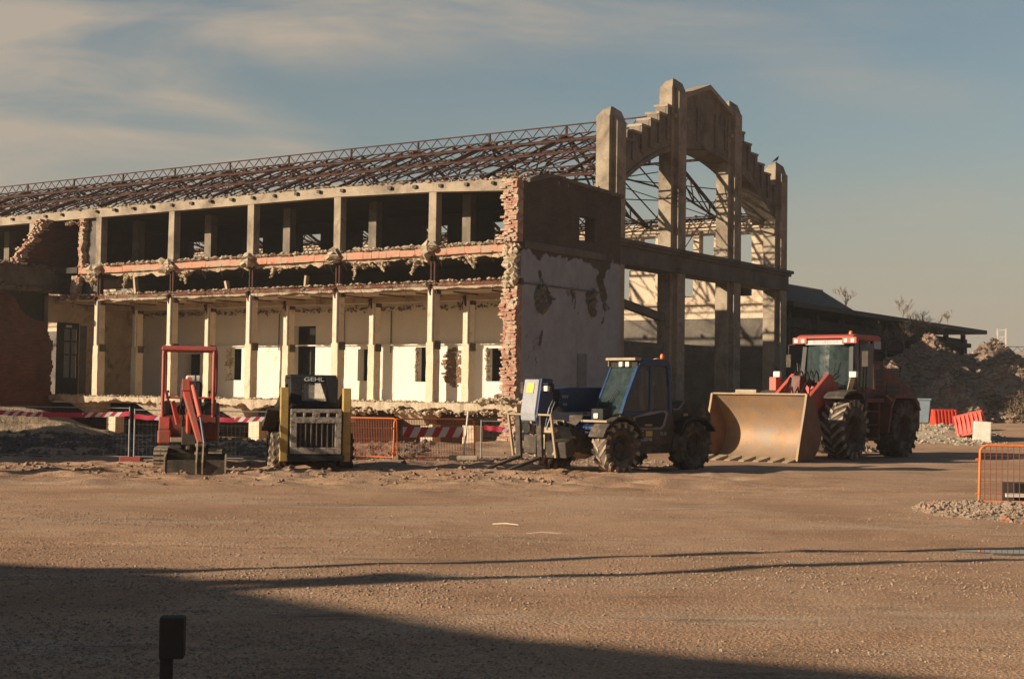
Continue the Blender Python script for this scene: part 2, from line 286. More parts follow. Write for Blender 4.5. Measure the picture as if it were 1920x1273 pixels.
def sm(a, b, x):
    t = max(0, min(1, (x - a)/(b - a))); return t*t*(3 - 2*t)

# ------------------------------------------------------------------ ground
PSI = .9712; CX, CY = -.296, 55.385
UD = Vector((-math.sin(PSI), math.cos(PSI))); VD = Vector((math.cos(PSI), math.sin(PSI)))
def uv2w(u, v): return (CX + UD.x*u + VD.x*v, CY + UD.y*u + VD.y*v)
def gh(x, y, fine=True):
    h = 0.
    dx_, dy_ = x - CX, y - CY; u = dx_*UD.x + dy_*UD.y; v = dx_*VD.x + dy_*VD.y
    h -= .55*sm(-11, -4, v)*sm(-1.5, 2, u)*(1 - sm(45, 60, u))
    h += .75*sm(52, 64, y)*sm(11, 17, x)
    if y < 150 and abs(x) < 60:
        h += .05*fbm(x, y, 0, .12, 3)
        if fine:
            h += .022*fbm(x*.6, y*1.5, 3, .8, 3) + .010*abs(ns(x*.5, y*2.2, 6, 1.6)) + .004*ns(x, y, 9, 3)
            if 13 < y < 31 and abs(x) < 13: h += ruts(x, y)
            k = sm(24, 28, y)*(1 - sm(33, 37, y))*(1 - sm(0, 9, x))       # churned mud around the machines
            h += k*(.12*fbm(x*.6, y*1.3, 5, 1.5, 5))
            k2 = sm(32, 35, y)*(1 - sm(60, 70, y))*(1 - sm(-1, 1, x)); h += k2*.10*fbm(x, y, 7, .9, 5)
    return h
RUTS = [(25.4, .05, .4, .20), (23.9, .05, .4, .20), (21.5, -.02, .7, .16), (19.6, -.03, .7, .16), (27.2, .09, .3, .18), (17.6, .10, .5, .12), (16.2, .11, .5, .12)]
def ruts(x, y):
    h = 0
    for y0, k, a, wd in RUTS:
        d = abs(y - (y0 + k*x + a*math.sin(x*.16 + y0)))
        if d < wd*2.4:
            f_ = max(0, .35 + ns(x, y0, 0, .22)*1.6); f_ = min(1, f_)
            h += f_*(-.030*math.exp(-(d/wd)**2*2) + .018*math.exp(-((d - wd*1.35)/(wd*.5))**2) + (.010*(math.sin(x*22) > .2) if d < wd else 0))
    return h
def axis_pts(lo, hi, step, far, g=1.16):
    a = []; x = lo
    while x <= hi: a.append(x); x += step
    s = step; x = a[-1]
    while x < far: s *= g; x += s; a.append(x)
    b = []; s = step; x = a[0]
    while x > -far: s *= g; x -= s; b.append(x)
    return b[::-1] + a
xs = axis_pts(-13, 13, .11, 600); 
ys = [-420, -300, -180, -100, -40, -15, -5, 0, 3]; y = 5.; ys_s = .06
while y < 720:
    ys.append(y); y += max(.055, min(.11, y*.006)) if y < 40 else (.2 if y < 62 else (y - 60)*.12 + .2)
nx = len(xs); verts = [(x, y, gh(x, y, abs(x) < 40)) for y in ys for x in xs]
faces = [(j*nx + i, j*nx + i + 1, (j + 1)*nx + i + 1, (j + 1)*nx + i) for j in range(len(ys) - 1) for i in range(nx - 1)]
m, nt_, b_, v_ = _base('compacted_gravel_ground', .95, 0, .2)
n1 = _noise(nt_, v_, .35, 8, .7, .4); c = _ramp(nt_, n1, [(.36, (.375, .22, .128)), (.5, (.47, .285, .172)), (.64, (.54, .355, .222))])
mpn = nt_.nodes.new('ShaderNodeMapping'); mpn.inputs['Scale'].default_value = (.25, 1.3, 1); nt_.links.new(v_, mpn.inputs[0])
pg = _noise(nt_, mpn.outputs[0], .55, 8, .72, .3)
c = _mix(nt_, _range(nt_, pg, .53, .66, 0, .9), c, (.52, .385, .265))
c = _mix(nt_, _range(nt_, _noise(nt_, mpn.outputs[0], 1.1, 9, .8), .55, .66, 0, .75), c, (.15, .095, .062))
vo = nt_.nodes.new('ShaderNodeTexVoronoi'); vo.inputs['Scale'].default_value = 34; nt_.links.new(v_, vo.inputs[0])
vo2 = nt_.nodes.new('ShaderNodeTexVoronoi'); vo2.inputs['Scale'].default_value = 85; nt_.links.new(v_, vo2.inputs[0])
sp = _noise(nt_, v_, 38, 3, .8)
c = _mix(nt_, 1., c, _ramp(nt_, sp, [(.3, (.62, .62, .62)), (.5, (1, 1, 1)), (.72, (1.5, 1.5, 1.5))]), 'MULTIPLY')
nt_.links.new(c, b_.inputs['Base Color'])
ma = nt_.nodes.new('ShaderNodeMath'); ma.operation = 'MULTIPLY_ADD'; nt_.links.new(vo.outputs['Distance'], ma.inputs[0]); ma.inputs[1].default_value = -.8; nt_.links.new(_range(nt_, _noise(nt_, v_, 16, 6, .8), 0, 1, 0, .55), ma.inputs[2])
mb_ = nt_.nodes.new('ShaderNodeMath'); mb_.operation = 'MULTIPLY_ADD'; nt_.links.new(vo2.outputs['Distance'], mb_.inputs[0]); mb_.inputs[1].default_value = -.4; nt_.links.new(ma.outputs[0], mb_.inputs[2])
_bump(nt_, b_, mb_.outputs[0], .5, .022)
me = bpy.data.meshes.new('ground'); me.from_pydata(verts, [], faces); me.materials.append(m); me.polygons.foreach_set('use_smooth', [True]*len(me.polygons))
g = bpy.data.objects.new('ground', me); col.objects.link(g); tag(g, kind='structure')

def scatter(name, n, fn, size, m, fl=.7, sink=.3, seed=1, kind='stuff', label=None, cat=None, parent=None):
    r = random.Random(seed); mb = MB()
    for _ in range(n):
        x, y = fn(r); s = size(r); mb.rock((x, y, gh(x, y) + s*fl*(1 - sink) - s*.3), s, fl, r)
    o = mb.build(name, m, parent, recalc=False)
    return tag(o, label, cat, kind=kind)
def near_field(r):
    while True:
        y = 6.5 + 26*r.random()**1.5; x = r.uniform(-.37, .37)*y
        d = fbm(x*.35, y, 2, .5, 4)
        if d > r.uniform(-.25, .5): return x, y
scatter('loose_pebbles', 34000, near_field, lambda r: .004 + .016*r.random()**4, M['peb'], seed=3, label='small loose pebbles strewn over the brown gravel yard', cat='pebbles')
def clods(r):
    return (r.uniform(-11, 1.5), r.gauss(29.6, 1.6))
def finef(r):
    y = 6.8 + 13*r.random()**1.3; return r.uniform(-.37, .37)*y, y
scatter('fine_grit', 42000, finef, lambda r: .003 + .008*r.random()**2, M['grit'], seed=4, label='fine brown grit covering the near part of the yard', cat='grit')
scatter('mud_clods', 2200, clods, lambda r: .012 + .075*r.random()**5, M['mud'], seed=5, label='clods of dried mud around the small machines', cat='mud clods')

# ------------------------------------------------------------------ ruined factory: frame u (left along the long front), v (depth), z
TF = lambda p: (-p[0], p[1], p[2])
fac = empty('ruined_factory', (CX, CY, 0), PSI - math.pi/2)
tag(fac, 'long half-demolished factory with open upper storey, bare roof trusses and tall stepped concrete gable', 'factory')
def F(): return MB(TF)
COLS = [3.6 + 5*i for i in range(9)]
def zb(u):  # underside of the top beam, sagging to the right
    return 9.83 if u > 8.6 else (9.71 + (u - 3.6)/5*.12 if u > 3.6 else 9.52 + u/3.6*.19)
def zt(u): return 10.25 if u > 8.6 else 9.98 + u/8.6*.25
# roof slab of the side aisle + top beam
b = F(); us = [-.3, 1.2, 3.6, 6, 8.6, 14, 20, 26, 32, 40, 46]
for a, c_ in zip(us, us[1:]): b.hexa([(a, 0, zb(a)), (c_, 0, zb(c_)), (c_, .4, zb(c_)), (a, .4, zb(a)), (a, 0, zt(a)), (c_, 0, zt(c_)), (c_, .4, zt(c_)), (a, .4, zt(a))])
b.build('top_beam', M['conc'], fac)
b = F()
for a, c_ in zip(us, us[1:]): b.hexa([(a, .4, zb(a) + .12), (c_, .4, zb(c_) + .12), (c_, 7.7, 10.0), (a, 7.7, 10.0), (a, .4, zt(a) - .02), (c_, .4, zt(c_) - .02), (c_, 7.7, 10.3), (a, 7.7, 10.3)])
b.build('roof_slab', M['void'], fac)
u = .6    # joist stubs along the beam, each with its shadow
while u < 45:
    if rnd.random() < .93: b = F(); b.rbox((u, -.02, zt(u) - .15), (.11 + rnd.random()*.08, .16 + rnd.random()*.14, .12), (0, 0, rnd.uniform(-.2, .2))); b.build('joist_end', M['black'], fac)
    u += 1.28
b = F(); u = -.6
while u < 46:
    r_ = rnd.uniform(.03, .12); b.rock((u, rnd.uniform(-.06, .5), zt(max(0, u)) + r_*.3), r_*1.4, .55); u += rnd.uniform(.03, .13)
o = b.build('roof_edge_rubble', M['dirty'], fac, recalc=False)
# front columns, upper
for u in COLS:
    b = F(); b.box(u - .19, u + .19, .03, .42, 7.5, zb(u), .012); b.build('upper_column', M['conc'], fac, bevel=.015)
for u in [3.5 + 5*i for i in range(9)]:
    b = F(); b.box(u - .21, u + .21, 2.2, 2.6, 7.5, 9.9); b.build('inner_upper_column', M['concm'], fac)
def wallv(b, v0, v1, u0, u1, z0, z1, holes):   # wall in plane v with rectangular holes
    U_ = sorted(set([u0, u1] + [h[0] for h in holes] + [h[1] for h in holes])); Z_ = sorted(set([z0, z1] + [h[2] for h in holes] + [h[3] for h in holes]))
    for a, c_ in zip(U_, U_[1:]):
        for z, y_ in zip(Z_, Z_[1:]):
            if any(h[0] <= (a + c_)/2 <= h[1] and h[2] <= (z + y_)/2 <= h[3] for h in holes): continue
            b.box(a, c_, v0, v1, z, y_)
# wall between aisle and nave (upper) and back wall of the arcade (lower)
b = F(); wallv(b, 7.75, 8.15, -.3, 46, 7.2, 10.32, [(6.25 - 1.5 + 3.9*i, 6.25 + 3.9*i, 7.9, 9.5) for i in range(-1, 9)]); b.box(9, 46, 7.85, 8.1, 10.325, 11.15); b.build('nave_wall', M['void'], fac)  # taller hidden top strip added to cast shade on the far wall
lowh = [(3.78, 4.73, 2.25, 3.68), (7.75, 8.62, 2.2, 3.75), (11.05, 11.99, 2.22, 3.68), (14.6, 16.1, 1.3, 4.8), (19.42, 20.34, 2.2, 3.75), (22.3, 23.4, 2.15, 3.5)]
b = F(); wallv(b, 5.5, 5.95, -.3, 27, -.9, 5.75, lowh); bw = b.build('arcade_back_wall', M['plaster'], fac)
b = F()
for h in lowh:   # dark rooms behind the openings
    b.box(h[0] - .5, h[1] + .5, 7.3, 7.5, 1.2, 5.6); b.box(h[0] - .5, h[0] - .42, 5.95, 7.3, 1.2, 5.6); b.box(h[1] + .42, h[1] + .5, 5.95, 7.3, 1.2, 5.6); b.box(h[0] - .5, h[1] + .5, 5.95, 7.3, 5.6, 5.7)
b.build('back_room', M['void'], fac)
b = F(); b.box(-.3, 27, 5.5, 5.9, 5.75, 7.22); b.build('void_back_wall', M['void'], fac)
# window reveals: broken brick around three openings
for (uc, zc, rz_, k_) in ((20.36, 3.0, .82, 1.5), (8.64, 3.0, .78, .9), (4.76, 3.0, .72, .9)):
    b = F()
    for k in range(90):
        z = zc + rnd.uniform(-rz_, rz_); b.rock((uc + rnd.gauss(-.02, .05*k_), 5.52 + rnd.uniform(-.06, .2), z), rnd.uniform(.03, .09)*k_**.5, .8)
    b.build('broken_brick', M['dirty'], fac, recalc=False)
b = F()    # hole in the plaster beside the column
for k in range(150):
    a = rnd.uniform(0, 6.28); q = rnd.random()**.5; uu = 6.45 + math.cos(a)*q*.62; zz = 2.85 + math.sin(a)*q*.85
    if uu > 6.0 + (zz - 2.9)*.35 - .15: b.rbox((uu, 5.49, zz), (.2, .06 + .05*rnd.random(), .075), (0, rnd.uniform(-.1, .1), 0))
b.build('exposed_brick_patch', M['bucketd'], fac)
# ceiling of the arcade, with ragged remains hanging at the back
b = F(); b.box(-.3, 26.9, .25, 5.5, 5.78, 5.94); b.build('arcade_ceiling', M['dirty'], fac)
for v0, v1 in ((2.2, 2.55),):
    b = F(); b.box(-.3, 26.9, v0, v1, 5.52, 5.78); b.build('ceiling_beam', M['dirty'], fac)
b = F()
for k in range(520):
    u = rnd.uniform(0, 26.5); b.rock((u, 5.38 + rnd.uniform(-.1, .1), 5.50 + rnd.gauss(0, .06)), rnd.uniform(.03, .10), .7)
b.build('hanging_plaster', M['bucketd'], fac, recalc=False)
b = F(); b.box(-.3, 26.5, 5.38, 5.5, 3.83, 3.90); b.build('wall_moulding', M['plaster'], fac)
for k, u in enumerate((10.0, 16.9, 5.4, 12.8)):
    b = F(); b.tube([(u, 5.44, 5.4), (u, 5.44, 3.5 + .15*k)], .025, 6); b.build('wall_pipe', M['rust'], fac)
b = F()
for i in range(14):
    u = 1 + i*1.9; b.beam((u, .6, 5.74), (u + .3*ns(u, 0), 2.2, 5.74), .05)
b.build('ceiling_pipe', M['rust'], fac)
# lower columns: thinner plastered upper part, thicker ragged lower part, dark bracket between
def low_col(u, v, zt_, k):
    b = F(); b.box(u - .17, u + .17, v, v + .36, 3.72, zt_); c0 = b.build('arcade_column', M['colpl'], fac, bevel=.01)
    b = F(); n = 9; pts = []
    for i in range(n):
        z0, z1 = 1.3 + i*2.42/n, 1.3 + (i + 1)*2.42/n; j = .014
        e = [(.175 + rnd.uniform(-j, j)) for _ in range(2)]; pts.append(e)
    for i in range(n):
        z0, z1 = 1.3 + i*2.42/n, 1.3 + (i + 1)*2.42/n; e0 = pts[i]; e1 = pts[min(i + 1, n - 1)]
        b.hexa([(u - e0[0], v - .04, z0), (u + e0[1], v - .04, z0), (u + e0[1], v + .40, z0), (u - e0[0], v + .40, z0), (u - e1[0], v - .04, z1), (u + e1[1], v - .04, z1), (u + e1[1], v + .40, z1), (u - e1[0], v + .40, z1)])
    b.build('column_casing', M['colpl'], c0)
    b = F(); b.tube([(u - .1, v - .05, zt_), (u - .1, v - .05, 3.75)], .05, 8); b.build('downpipe', M['white'], c0)
    b = F(); b.box(u - .2, u - .02, v + .06, v + .42, 3.45, 3.78); b.build('bracket', M['dirtm'], c0)
    b = F(); b.rbox((u, v + .18, zt_ - .12), (.5, .3, .16)); b.rbox((u, v - .02, zt_ - .02), (.10, .25, .42), (.5, 0, 0)); b.build('column_head', M['rust'], c0)
for i in range(5): low_col(COLS[i], .05, 5.85, i); low_col(COLS[i] - .1, 2.3, 5.55, i)
# steel posts in the void between the storeys
b_list = []
for u in COLS[:5]:
    b = F(); b.box(u - .14, u - .07, .1, .3, 5.9, 7.2); b.box(u + .05, u + .12, .12, .3, 5.9, 7.2); b.build('steel_post', M['rust'], fac)
# upper floor: hollow brick edge, rubble on top, concrete lumps at each column
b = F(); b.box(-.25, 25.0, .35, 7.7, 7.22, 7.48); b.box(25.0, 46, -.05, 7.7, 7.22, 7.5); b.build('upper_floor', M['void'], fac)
b = F(); u = 25.0
while u > -.1:
    wd = rnd.uniform(.25, .9); e_ = rnd.uniform(-.06, .02) if rnd.random() < .3 else 0
    b.hexa([(u - wd, -.0 + rnd.uniform(-.02, .03), 7.17 + rnd.uniform(-.015, .02)), (u, rnd.uniform(-.02, .03), 7.17), (u, .34, 7.17), (u - wd, .34, 7.17), (u - wd, .0, 7.46 + e_), (u, .0, 7.46 + rnd.uniform(-.04, 0)), (u, .34, 7.46), (u - wd, .34, 7.46)]); u -= wd + .012
b.build('hollow_brick_edge', M['terra'], fac)
b = F()
for k in range(2200):
    u = rnd.uniform(-.2, 25.1); r_ = .025 + .15*rnd.random()**4; b.rock((u, rnd.uniform(-.05, .5), 7.47 + rnd.random()*.07 + r_*.4), r_, .6)
b.build('floor_rubble', M['slab'], fac, recalc=False)
for u in COLS[:5]:
    b = F()
    for k in range(14): b.rock((u + rnd.uniform(-.22, .38), rnd.uniform(-.22, .1), 7.33 + rnd.uniform(-.2, .24)), rnd.uniform(.16, .32), .8)
    b.build('broken_column_base', M['slab'], fac, recalc=False)
def ragged(b, u0, u1, step, top, bot, v0, v1, ja, seed, hang=0.):
    pts = []; u = u0
    while u < u1 + step/2:
        n1_ = fbm(u, seed, 0, 1.1, 4); n2 = fbm(u, seed, 5, 2.3, 4)
        pts.append((u, v0 + ja*.8*n1_, top + ja*.35*ns(u, seed, 2, 3), bot - ja*n2 - hang*max(0, fbm(u, seed, 8, .6, 3)))); u += step
    for p, q in zip(pts, pts[1:]):
        b.hexa([(p[0], p[1] + .05, p[3]), (q[0], q[1] + .05, q[3]), (q[0], v1, q[3] + .02), (p[0], v1, p[3] + .02), (p[0], p[1], p[2]), (q[0], q[1], q[2]), (q[0], v1, q[2]), (p[0], v1, p[2])])
# broken band hanging under the upper floor, and the red steel edge over the arcade
b = F(); ragged(b, -.2, 25, .06, 7.17, 7.06, .15, .3, .10, 3, .22); b.build('torn_plaster_band', M['dirty'], fac)
b = F()
for k in range(160):
    u = rnd.choice([1.9, 4.4, 6.3, 7.6, 12.1, 17.9, 21.7, 24.2, 24.7]) + rnd.gauss(0, .28); z = 7.05 - abs(rnd.gauss(0, .11))
    b.rock((u, .25 + rnd.uniform(-.1, .2), z), rnd.uniform(.05, .15), .8)
b.build('hanging_masonry', M['dirty'], fac, recalc=False)
for u, l_, t_ in ((4.5, .55, .5), (6.4, .35, -.4), (7.7, .65, .2), (1.9, .4, -.6), (12.3, .4, .4), (17.9, .5, -.3), (21.8, .6, .3), (24.3, .5, -.2)):
    b = F()
    for k in range(9): q = k/8; b.rock((u + t_*q*.5 + rnd.uniform(-.05, .05), .22, 7.02 - l_*q), .17*(1 - q*.6), .9)
    b.build('hanging_lump', M['dirty'], fac, recalc=False)
b = F()
for k in range(60):
    u = rnd.uniform(.2, 25); z0 = rnd.choice([7.1, 6.05, 7.2]); a, c_ = rnd.gauss(0, .25), rnd.uniform(.15, .6)
    b.tube([(u, .3, z0), (u + a*.4, -.02, z0 + .02), (u + a, -.12 - rnd.random()*.1, z0 - c_*.4), (u + a*1.5, -.08, z0 - c_)], .011, 4, False)
b.build('hanging_wires', M['rust'], fac, recalc=False)
b = F(); u = -.1
while u < 26.1:
    q = min(26.2, u + 1.25); z0, z1 = .035*ns(u, 3, 3, .5), .035*ns(q, 3, 3, .5)
    b.hexa([(u, .02, 5.94 + z0), (q, .02, 5.94 + z1), (q, .14, 5.94 + z1), (u, .14, 5.94 + z0), (u, .02, 6.08 + z0), (q, .02, 6.08 + z1), (q, .14, 6.08 + z1), (u, .14, 6.08 + z0)]); u = q; b.build('steel_edge_beam', M['redbeam'], fac)
b = F(); ragged(b, -.2, 26.3, .1, 5.92, 5.85, -.02, .3, .06, 9, .08); b.build('soffit_edge', M['slab'], fac)
b = F()
for k in range(900):
    u = rnd.uniform(0, 26.2); r_ = .02 + .12*rnd.random()**3; b.rock((u, rnd.uniform(-.04, .2), 6.11 - .12*(rnd.random() < .25) + r_*.3), r_, .6)
b.build('ledge_rubble', M['dirty'], fac, recalc=False)
# ground-floor slab with a crumbling edge, basement piers and sloped corbels
b = F(); b.box(-.5, 27.4, .35, 8, 1.04, 1.31); ragged(b, -.7, 27.4, .08, 1.33, 1.10, -.15, .4, .16, 21, .25); b.build('ground_floor_slab', M['slab'], fac)
b = F()
for k in range(1300):
    u = rnd.uniform(-.8, 27.3); r_ = .02 + .10*rnd.random()**3; b.rock((u, rnd.uniform(-.2, .7), 1.33 + r_*.3), r_, .6)
for k in range(260):
    u = rnd.uniform(-.8, 9); r_ = .03 + .14*rnd.random()**2; b.rock((u, rnd.uniform(-.2, .3), 1.04 - abs(rnd.gauss(0, .10))), r_, .7)
for k in range(160):
    u = rnd.uniform(-1.2, 1.4); r_ = .05 + .14*rnd.random()**2; b.rock((u, rnd.uniform(-.5, .8), 1.36 + .16*rnd.random()*(1.6 - abs(u))), r_, .7)
b.build('slab_rubble', M['slab'], fac, recalc=False)
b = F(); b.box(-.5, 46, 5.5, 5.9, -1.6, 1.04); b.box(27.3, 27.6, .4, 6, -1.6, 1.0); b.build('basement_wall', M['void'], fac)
for u in (2.2, 4.3, 9.2, 13.9, 18.5, 23.3):
    b = F(); b.box(u - .32, u + .32, .8, 1.35, -1.6, .45); b.build('basement_pier', M['colpl'], fac, bevel=.02)
for u in (4.6, 8.9, 14.6, 19.6, 24.4):
    b = F(); b.hexa([(u - .35, .7, .42), (u + .4, .7, .42), (u + .4, 1.4, .42), (u - .35, 1.4, .42), (u - .35, .25, 1.03), (u + 1.35, .25, 1.03), (u + 1.35, 1.4, 1.03), (u - .35, 1.4, 1.03)]); b.build('sloped_corbel', M['slab'], fac)

# end wall of the aisle (in the plane of the gable), broken towards the front
b = F(); zz = [-.9, 1.35, 4, 5.95, 7.5, 8.02, 9.05, 9.6]
def top_end(v): return 9.86 if v < 1.0 else (10.32 if v < 2.3 else 10.32 - (v - 2.3)*.02)
VS = [.35, .6, 1.0, 1.6, 2.3, 3.6, 4.55, 5.75, 6.9, 7.9]
for a, c_ in zip(VS, VS[1:]):
    segs = [(-.9, 8.02), (9.05, None)] if (a, c_) == (4.55, 5.75) else [(-.9, None)]
    for z0, z1 in segs:
        t0 = z1 if z1 else 9.9 + (.42*sm(.6, 2.3, a)) ; t1 = z1 if z1 else 9.9 + .42*sm(.6, 2.3, c_)
        b.hexa([(-.5, a, z0), (-.02, a, z0), (-.02, c_, z0), (-.5, c_, z0), (-.5, a, t0), (-.02, a, t0), (-.02, c_, t1), (-.5, c_, t1)])
b.build('end_wall', M['endwall'], fac)
b = F(); z = -.8
while z < 9.92:
    e = -.02 + .16*fbm(z, 3, 0, .8, 4) + (.10 if 7.55 > z > 5.9 else 0); conc_ = 7.55 > z > 5.85
    if not conc_:
        k = -.52
        while k < .08:
            wd = rnd.choice([.13, .26, .26]); v0 = e + rnd.uniform(-.06, .10); b.rbox((k + wd/2, (v0 + .4)/2, z + .04), (wd - .008, .4 - v0 + .02, .075), (rnd.uniform(-.03, .03), 0, rnd.uniform(-.05, .05))); k += wd
    z += .082
b.build('broken_brick_edge', M['brickred'], fac)
b = F()
for k in range(130): b.rock((rnd.uniform(-.42, .10), .14 + rnd.uniform(-.1, .15), rnd.uniform(5.9, 7.5)), rnd.uniform(.1, .22), 1.0)
for k in range(60): b.rock((rnd.uniform(-.46, .10), .2 + rnd.uniform(-.1, .2), rnd.uniform(-.8, 9.8)), rnd.uniform(.05, .12), 1.0)
b.build('broken_concrete_edge', M['slab'], fac, recalc=False)
b = F(); b.box(-.56, -.501, .5, 6.6, 7.35, 7.62); b.box(-.55, -.501, .5, 6.4, 5.95, 6.02); b.build('end_wall_band', M['concd'], fac)
b = F(); b.hexa([(-.5, .9, 10.2), (.5, .9, 10.2), (.5, 7.9, 10.2), (-.5, 7.9, 10.2), (-.5, .9, 10.28), (.5, .9, 10.28), (.5, 2.3, 10.48), (-.5, 2.3, 10.48)]); 
b = F(); b.prism([(.7, 10.05), (1.4, 10.30), (2.3, 10.42), (7.95, 10.28), (7.95, 10.12), (2.3, 10.30), (.7, 9.9)], -.62, -.503, 'x'); b.build('coping', M['concd'], fac)
for (v0, z0, s) in ((1.7, 5.6, .35), (5.4, 5.4, .3)):
    b = F()
    for k in range(16): b.rock((-.58 + rnd.uniform(-.12, .1), v0 + rnd.gauss(0, s*.5), z0 + rnd.gauss(0, s)), rnd.uniform(.1, .24), 1.1)
    b.build('masonry_stump', M['concd'], fac, recalc=False)
b = F()
for k in range(420):
    v = 1.2 + rnd.random()*6.4; r_ = rnd.uniform(.03, .12); b.rock((rnd.uniform(.4, 1.4), v, 10.35 + r_*.4 + .25*rnd.random()*sm(3, 7, v)), r_, .6)
b.build('roof_rubble', M['dirty'], fac, recalc=False)
b = F(); b.box(-.54, -.501, 4.5, 5.2, 1.0, 3.4); b.build('bricked_up_door', flat('grey_render_patch', (.19, .19, .20), .9, bump=.4), fac)

# tall gable: pylons, arched and stepped wall, pediment, cornice
PR = [9.1, 14.77, 20.75, 26.42]
for i, vr in enumerate(PR):
    sh = 13.85 if i in (0, 3) else 16.15; vc = vr - .40
    b = F(); b.box(.19, .86, vc - .68, vc + .66, -.9, sh - .05)
    if i in (1, 2): b.box(.03, .90, vc - .72, vc + .72, sh - 1.5, sh - 1.32)
    pyl = b.build('pylon', M['conc'], fac, bevel=.015)
    b = F(); b.box(-.03, .187, vc - .38, vc + .40, -.9, sh - .25); b.prism([(-.03, sh - .25), (.187, sh - .25), (.187, sh)], vc - .38, vc + .40, 'y'); b.build('pylon_nib', M['conc'], pyl, bevel=.01)
    b = F(); q = sh - .05; a = .66
    b.add([(.19, vc - a, q), (.86, vc - a, q), (.86, vc + a, q), (.19, vc + a, q), (.30, vc - .42, q + .33), (.70, vc - .42, q + .33), (.70, vc + .42, q + .33), (.24, vc + .42, q + .33), (.46, vc - .1, q + .52), (.46, vc + .1, q + .52)],
          [(0, 3, 2, 1), (0, 1, 5, 4), (1, 2, 6, 5), (2, 3, 7, 6), (3, 0, 4, 7), (4, 5, 8), (5, 6, 9, 8), (6, 7, 9), (7, 4, 8, 9)]); b.build('pylon_cap', M['conc'], pyl)
def arch(v):
    d = abs(v - 17.38)/8.35; return 11.0 + 2.75*(1 - min(1, d)**2)
tops = []   # (v0, v1, ztop)
stepz = [15.1, 14.62, 14.2, 13.8, 13.4, 12.95]
for k in range(6):
    w0 = 14.0 - .80*k; tops.append((max(9.1, w0 - .80), w0, stepz[k])); r0 = 20.75 + .80*k; tops.append((r0, min(25.66, r0 + .80), stepz[k]))
b = F(); ribs = []
for v0, v1, z in tops:
    n = 4
    for j in range(n):
        a, c_ = v0 + (v1 - v0)*j/n, v0 + (v1 - v0)*(j + 1)/n
        b.hexa([(.26, a, arch(a)), (.80, a, arch(a)), (.80, c_, arch(c_)), (.26, c_, arch(c_)), (.26, a, z), (.80, a, z), (.80, c_, z), (.26, c_, z)])
    ribs.append((v0, v1, z)); caps = F(); caps.box(.16, .90, v0 + .003, v1 - .003, z + .003, z + .11); caps.build('step_cap', M['conc'], fac)
n = 24
for j in range(n):
    a, c_ = 14.0 + (20.75 - 14.0)*j/n, 14.0 + (20.75 - 14.0)*(j + 1)/n
    tz = lambda v: 15.9 if (v < 14.8 or v > 20.0) else 16.62 - abs(v - 17.38)*.30
    b.hexa([(.26, a, arch(a)), (.80, a, arch(a)), (.80, c_, arch(c_)), (.26, c_, arch(c_)), (.26, a, tz(a)), (.80, a, tz(a)), (.80, c_, tz(c_)), (.26, c_, tz(c_))])
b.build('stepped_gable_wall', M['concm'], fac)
for v0, v1, z in ribs:
    b = F(); vv = v0 + .02 if v0 < 17 else v1 - .42
    b.box(.16, .257, vv, vv + .3, arch(vv + .15) + .45, z - .02); b.build('gable_rib', M['concm'], fac)
for vv in (15.15, 16.3, 18.2, 19.3): b = F(); b.box(.19, .257, vv, vv + .16, 13.95, 15.55); b.build('gable_rib', M['concm'], fac)
b = F()   # archivolt band and deep soffit
n = 40
for j in range(n):
    a, c_ = 9.12 + (25.64 - 9.12)*j/n, 9.12 + (25.64 - 9.12)*(j + 1)/n
    b.hexa([(.20, a, arch(a) - .12), (1.6, a, arch(a) - .12), (1.6, c_, arch(c_) - .12), (.20, c_, arch(c_) - .12), (.20, a, arch(a) + .10), (1.6, a, arch(a) + .10), (1.6, c_, arch(c_) + .10), (.20, c_, arch(c_) + .10)])
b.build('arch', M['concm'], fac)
b = F(); b.hexa([(.06, 14.75, 15.72), (.95, 14.75, 15.72), (.95, 17.38, 16.62), (.06, 17.38, 16.62), (.06, 14.75, 15.95), (.95, 14.75, 15.95), (.95, 17.38, 16.85), (.06, 17.38, 16.85)])
b.hexa([(.06, 17.381, 16.62), (.95, 17.381, 16.62), (.95, 20.0, 15.72), (.06, 20.0, 15.72), (.06, 17.381, 16.85), (.95, 17.381, 16.85), (.95, 20.0, 15.95), (.06, 20.0, 15.95)]); b.build('pediment_coping', M['conc'], fac)
b = F(); b.box(-.06, 1.0, 8.0, 26.6, 7.5, 8.2); b.box(-.2, 1.05, 7.95, 26.65, 8.2, 8.34); b.box(-.32, 1.1, 7.9, 26.7, 8.34, 8.5); b.box(-.14, 1.05, 7.95, 26.65, 7.42, 7.5)
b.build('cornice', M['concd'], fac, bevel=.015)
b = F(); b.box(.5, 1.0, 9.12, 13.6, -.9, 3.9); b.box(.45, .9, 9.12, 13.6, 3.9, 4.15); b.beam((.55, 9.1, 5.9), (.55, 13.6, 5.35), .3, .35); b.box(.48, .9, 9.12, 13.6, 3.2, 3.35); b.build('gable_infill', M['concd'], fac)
b = F(); b.box(.55, .85, 14.9, 15.2, -.5, 4.2); b.box(.55, .85, 14.9, 19.2, 3.9, 4.2); b.build('door_frame', M['concd'], fac)

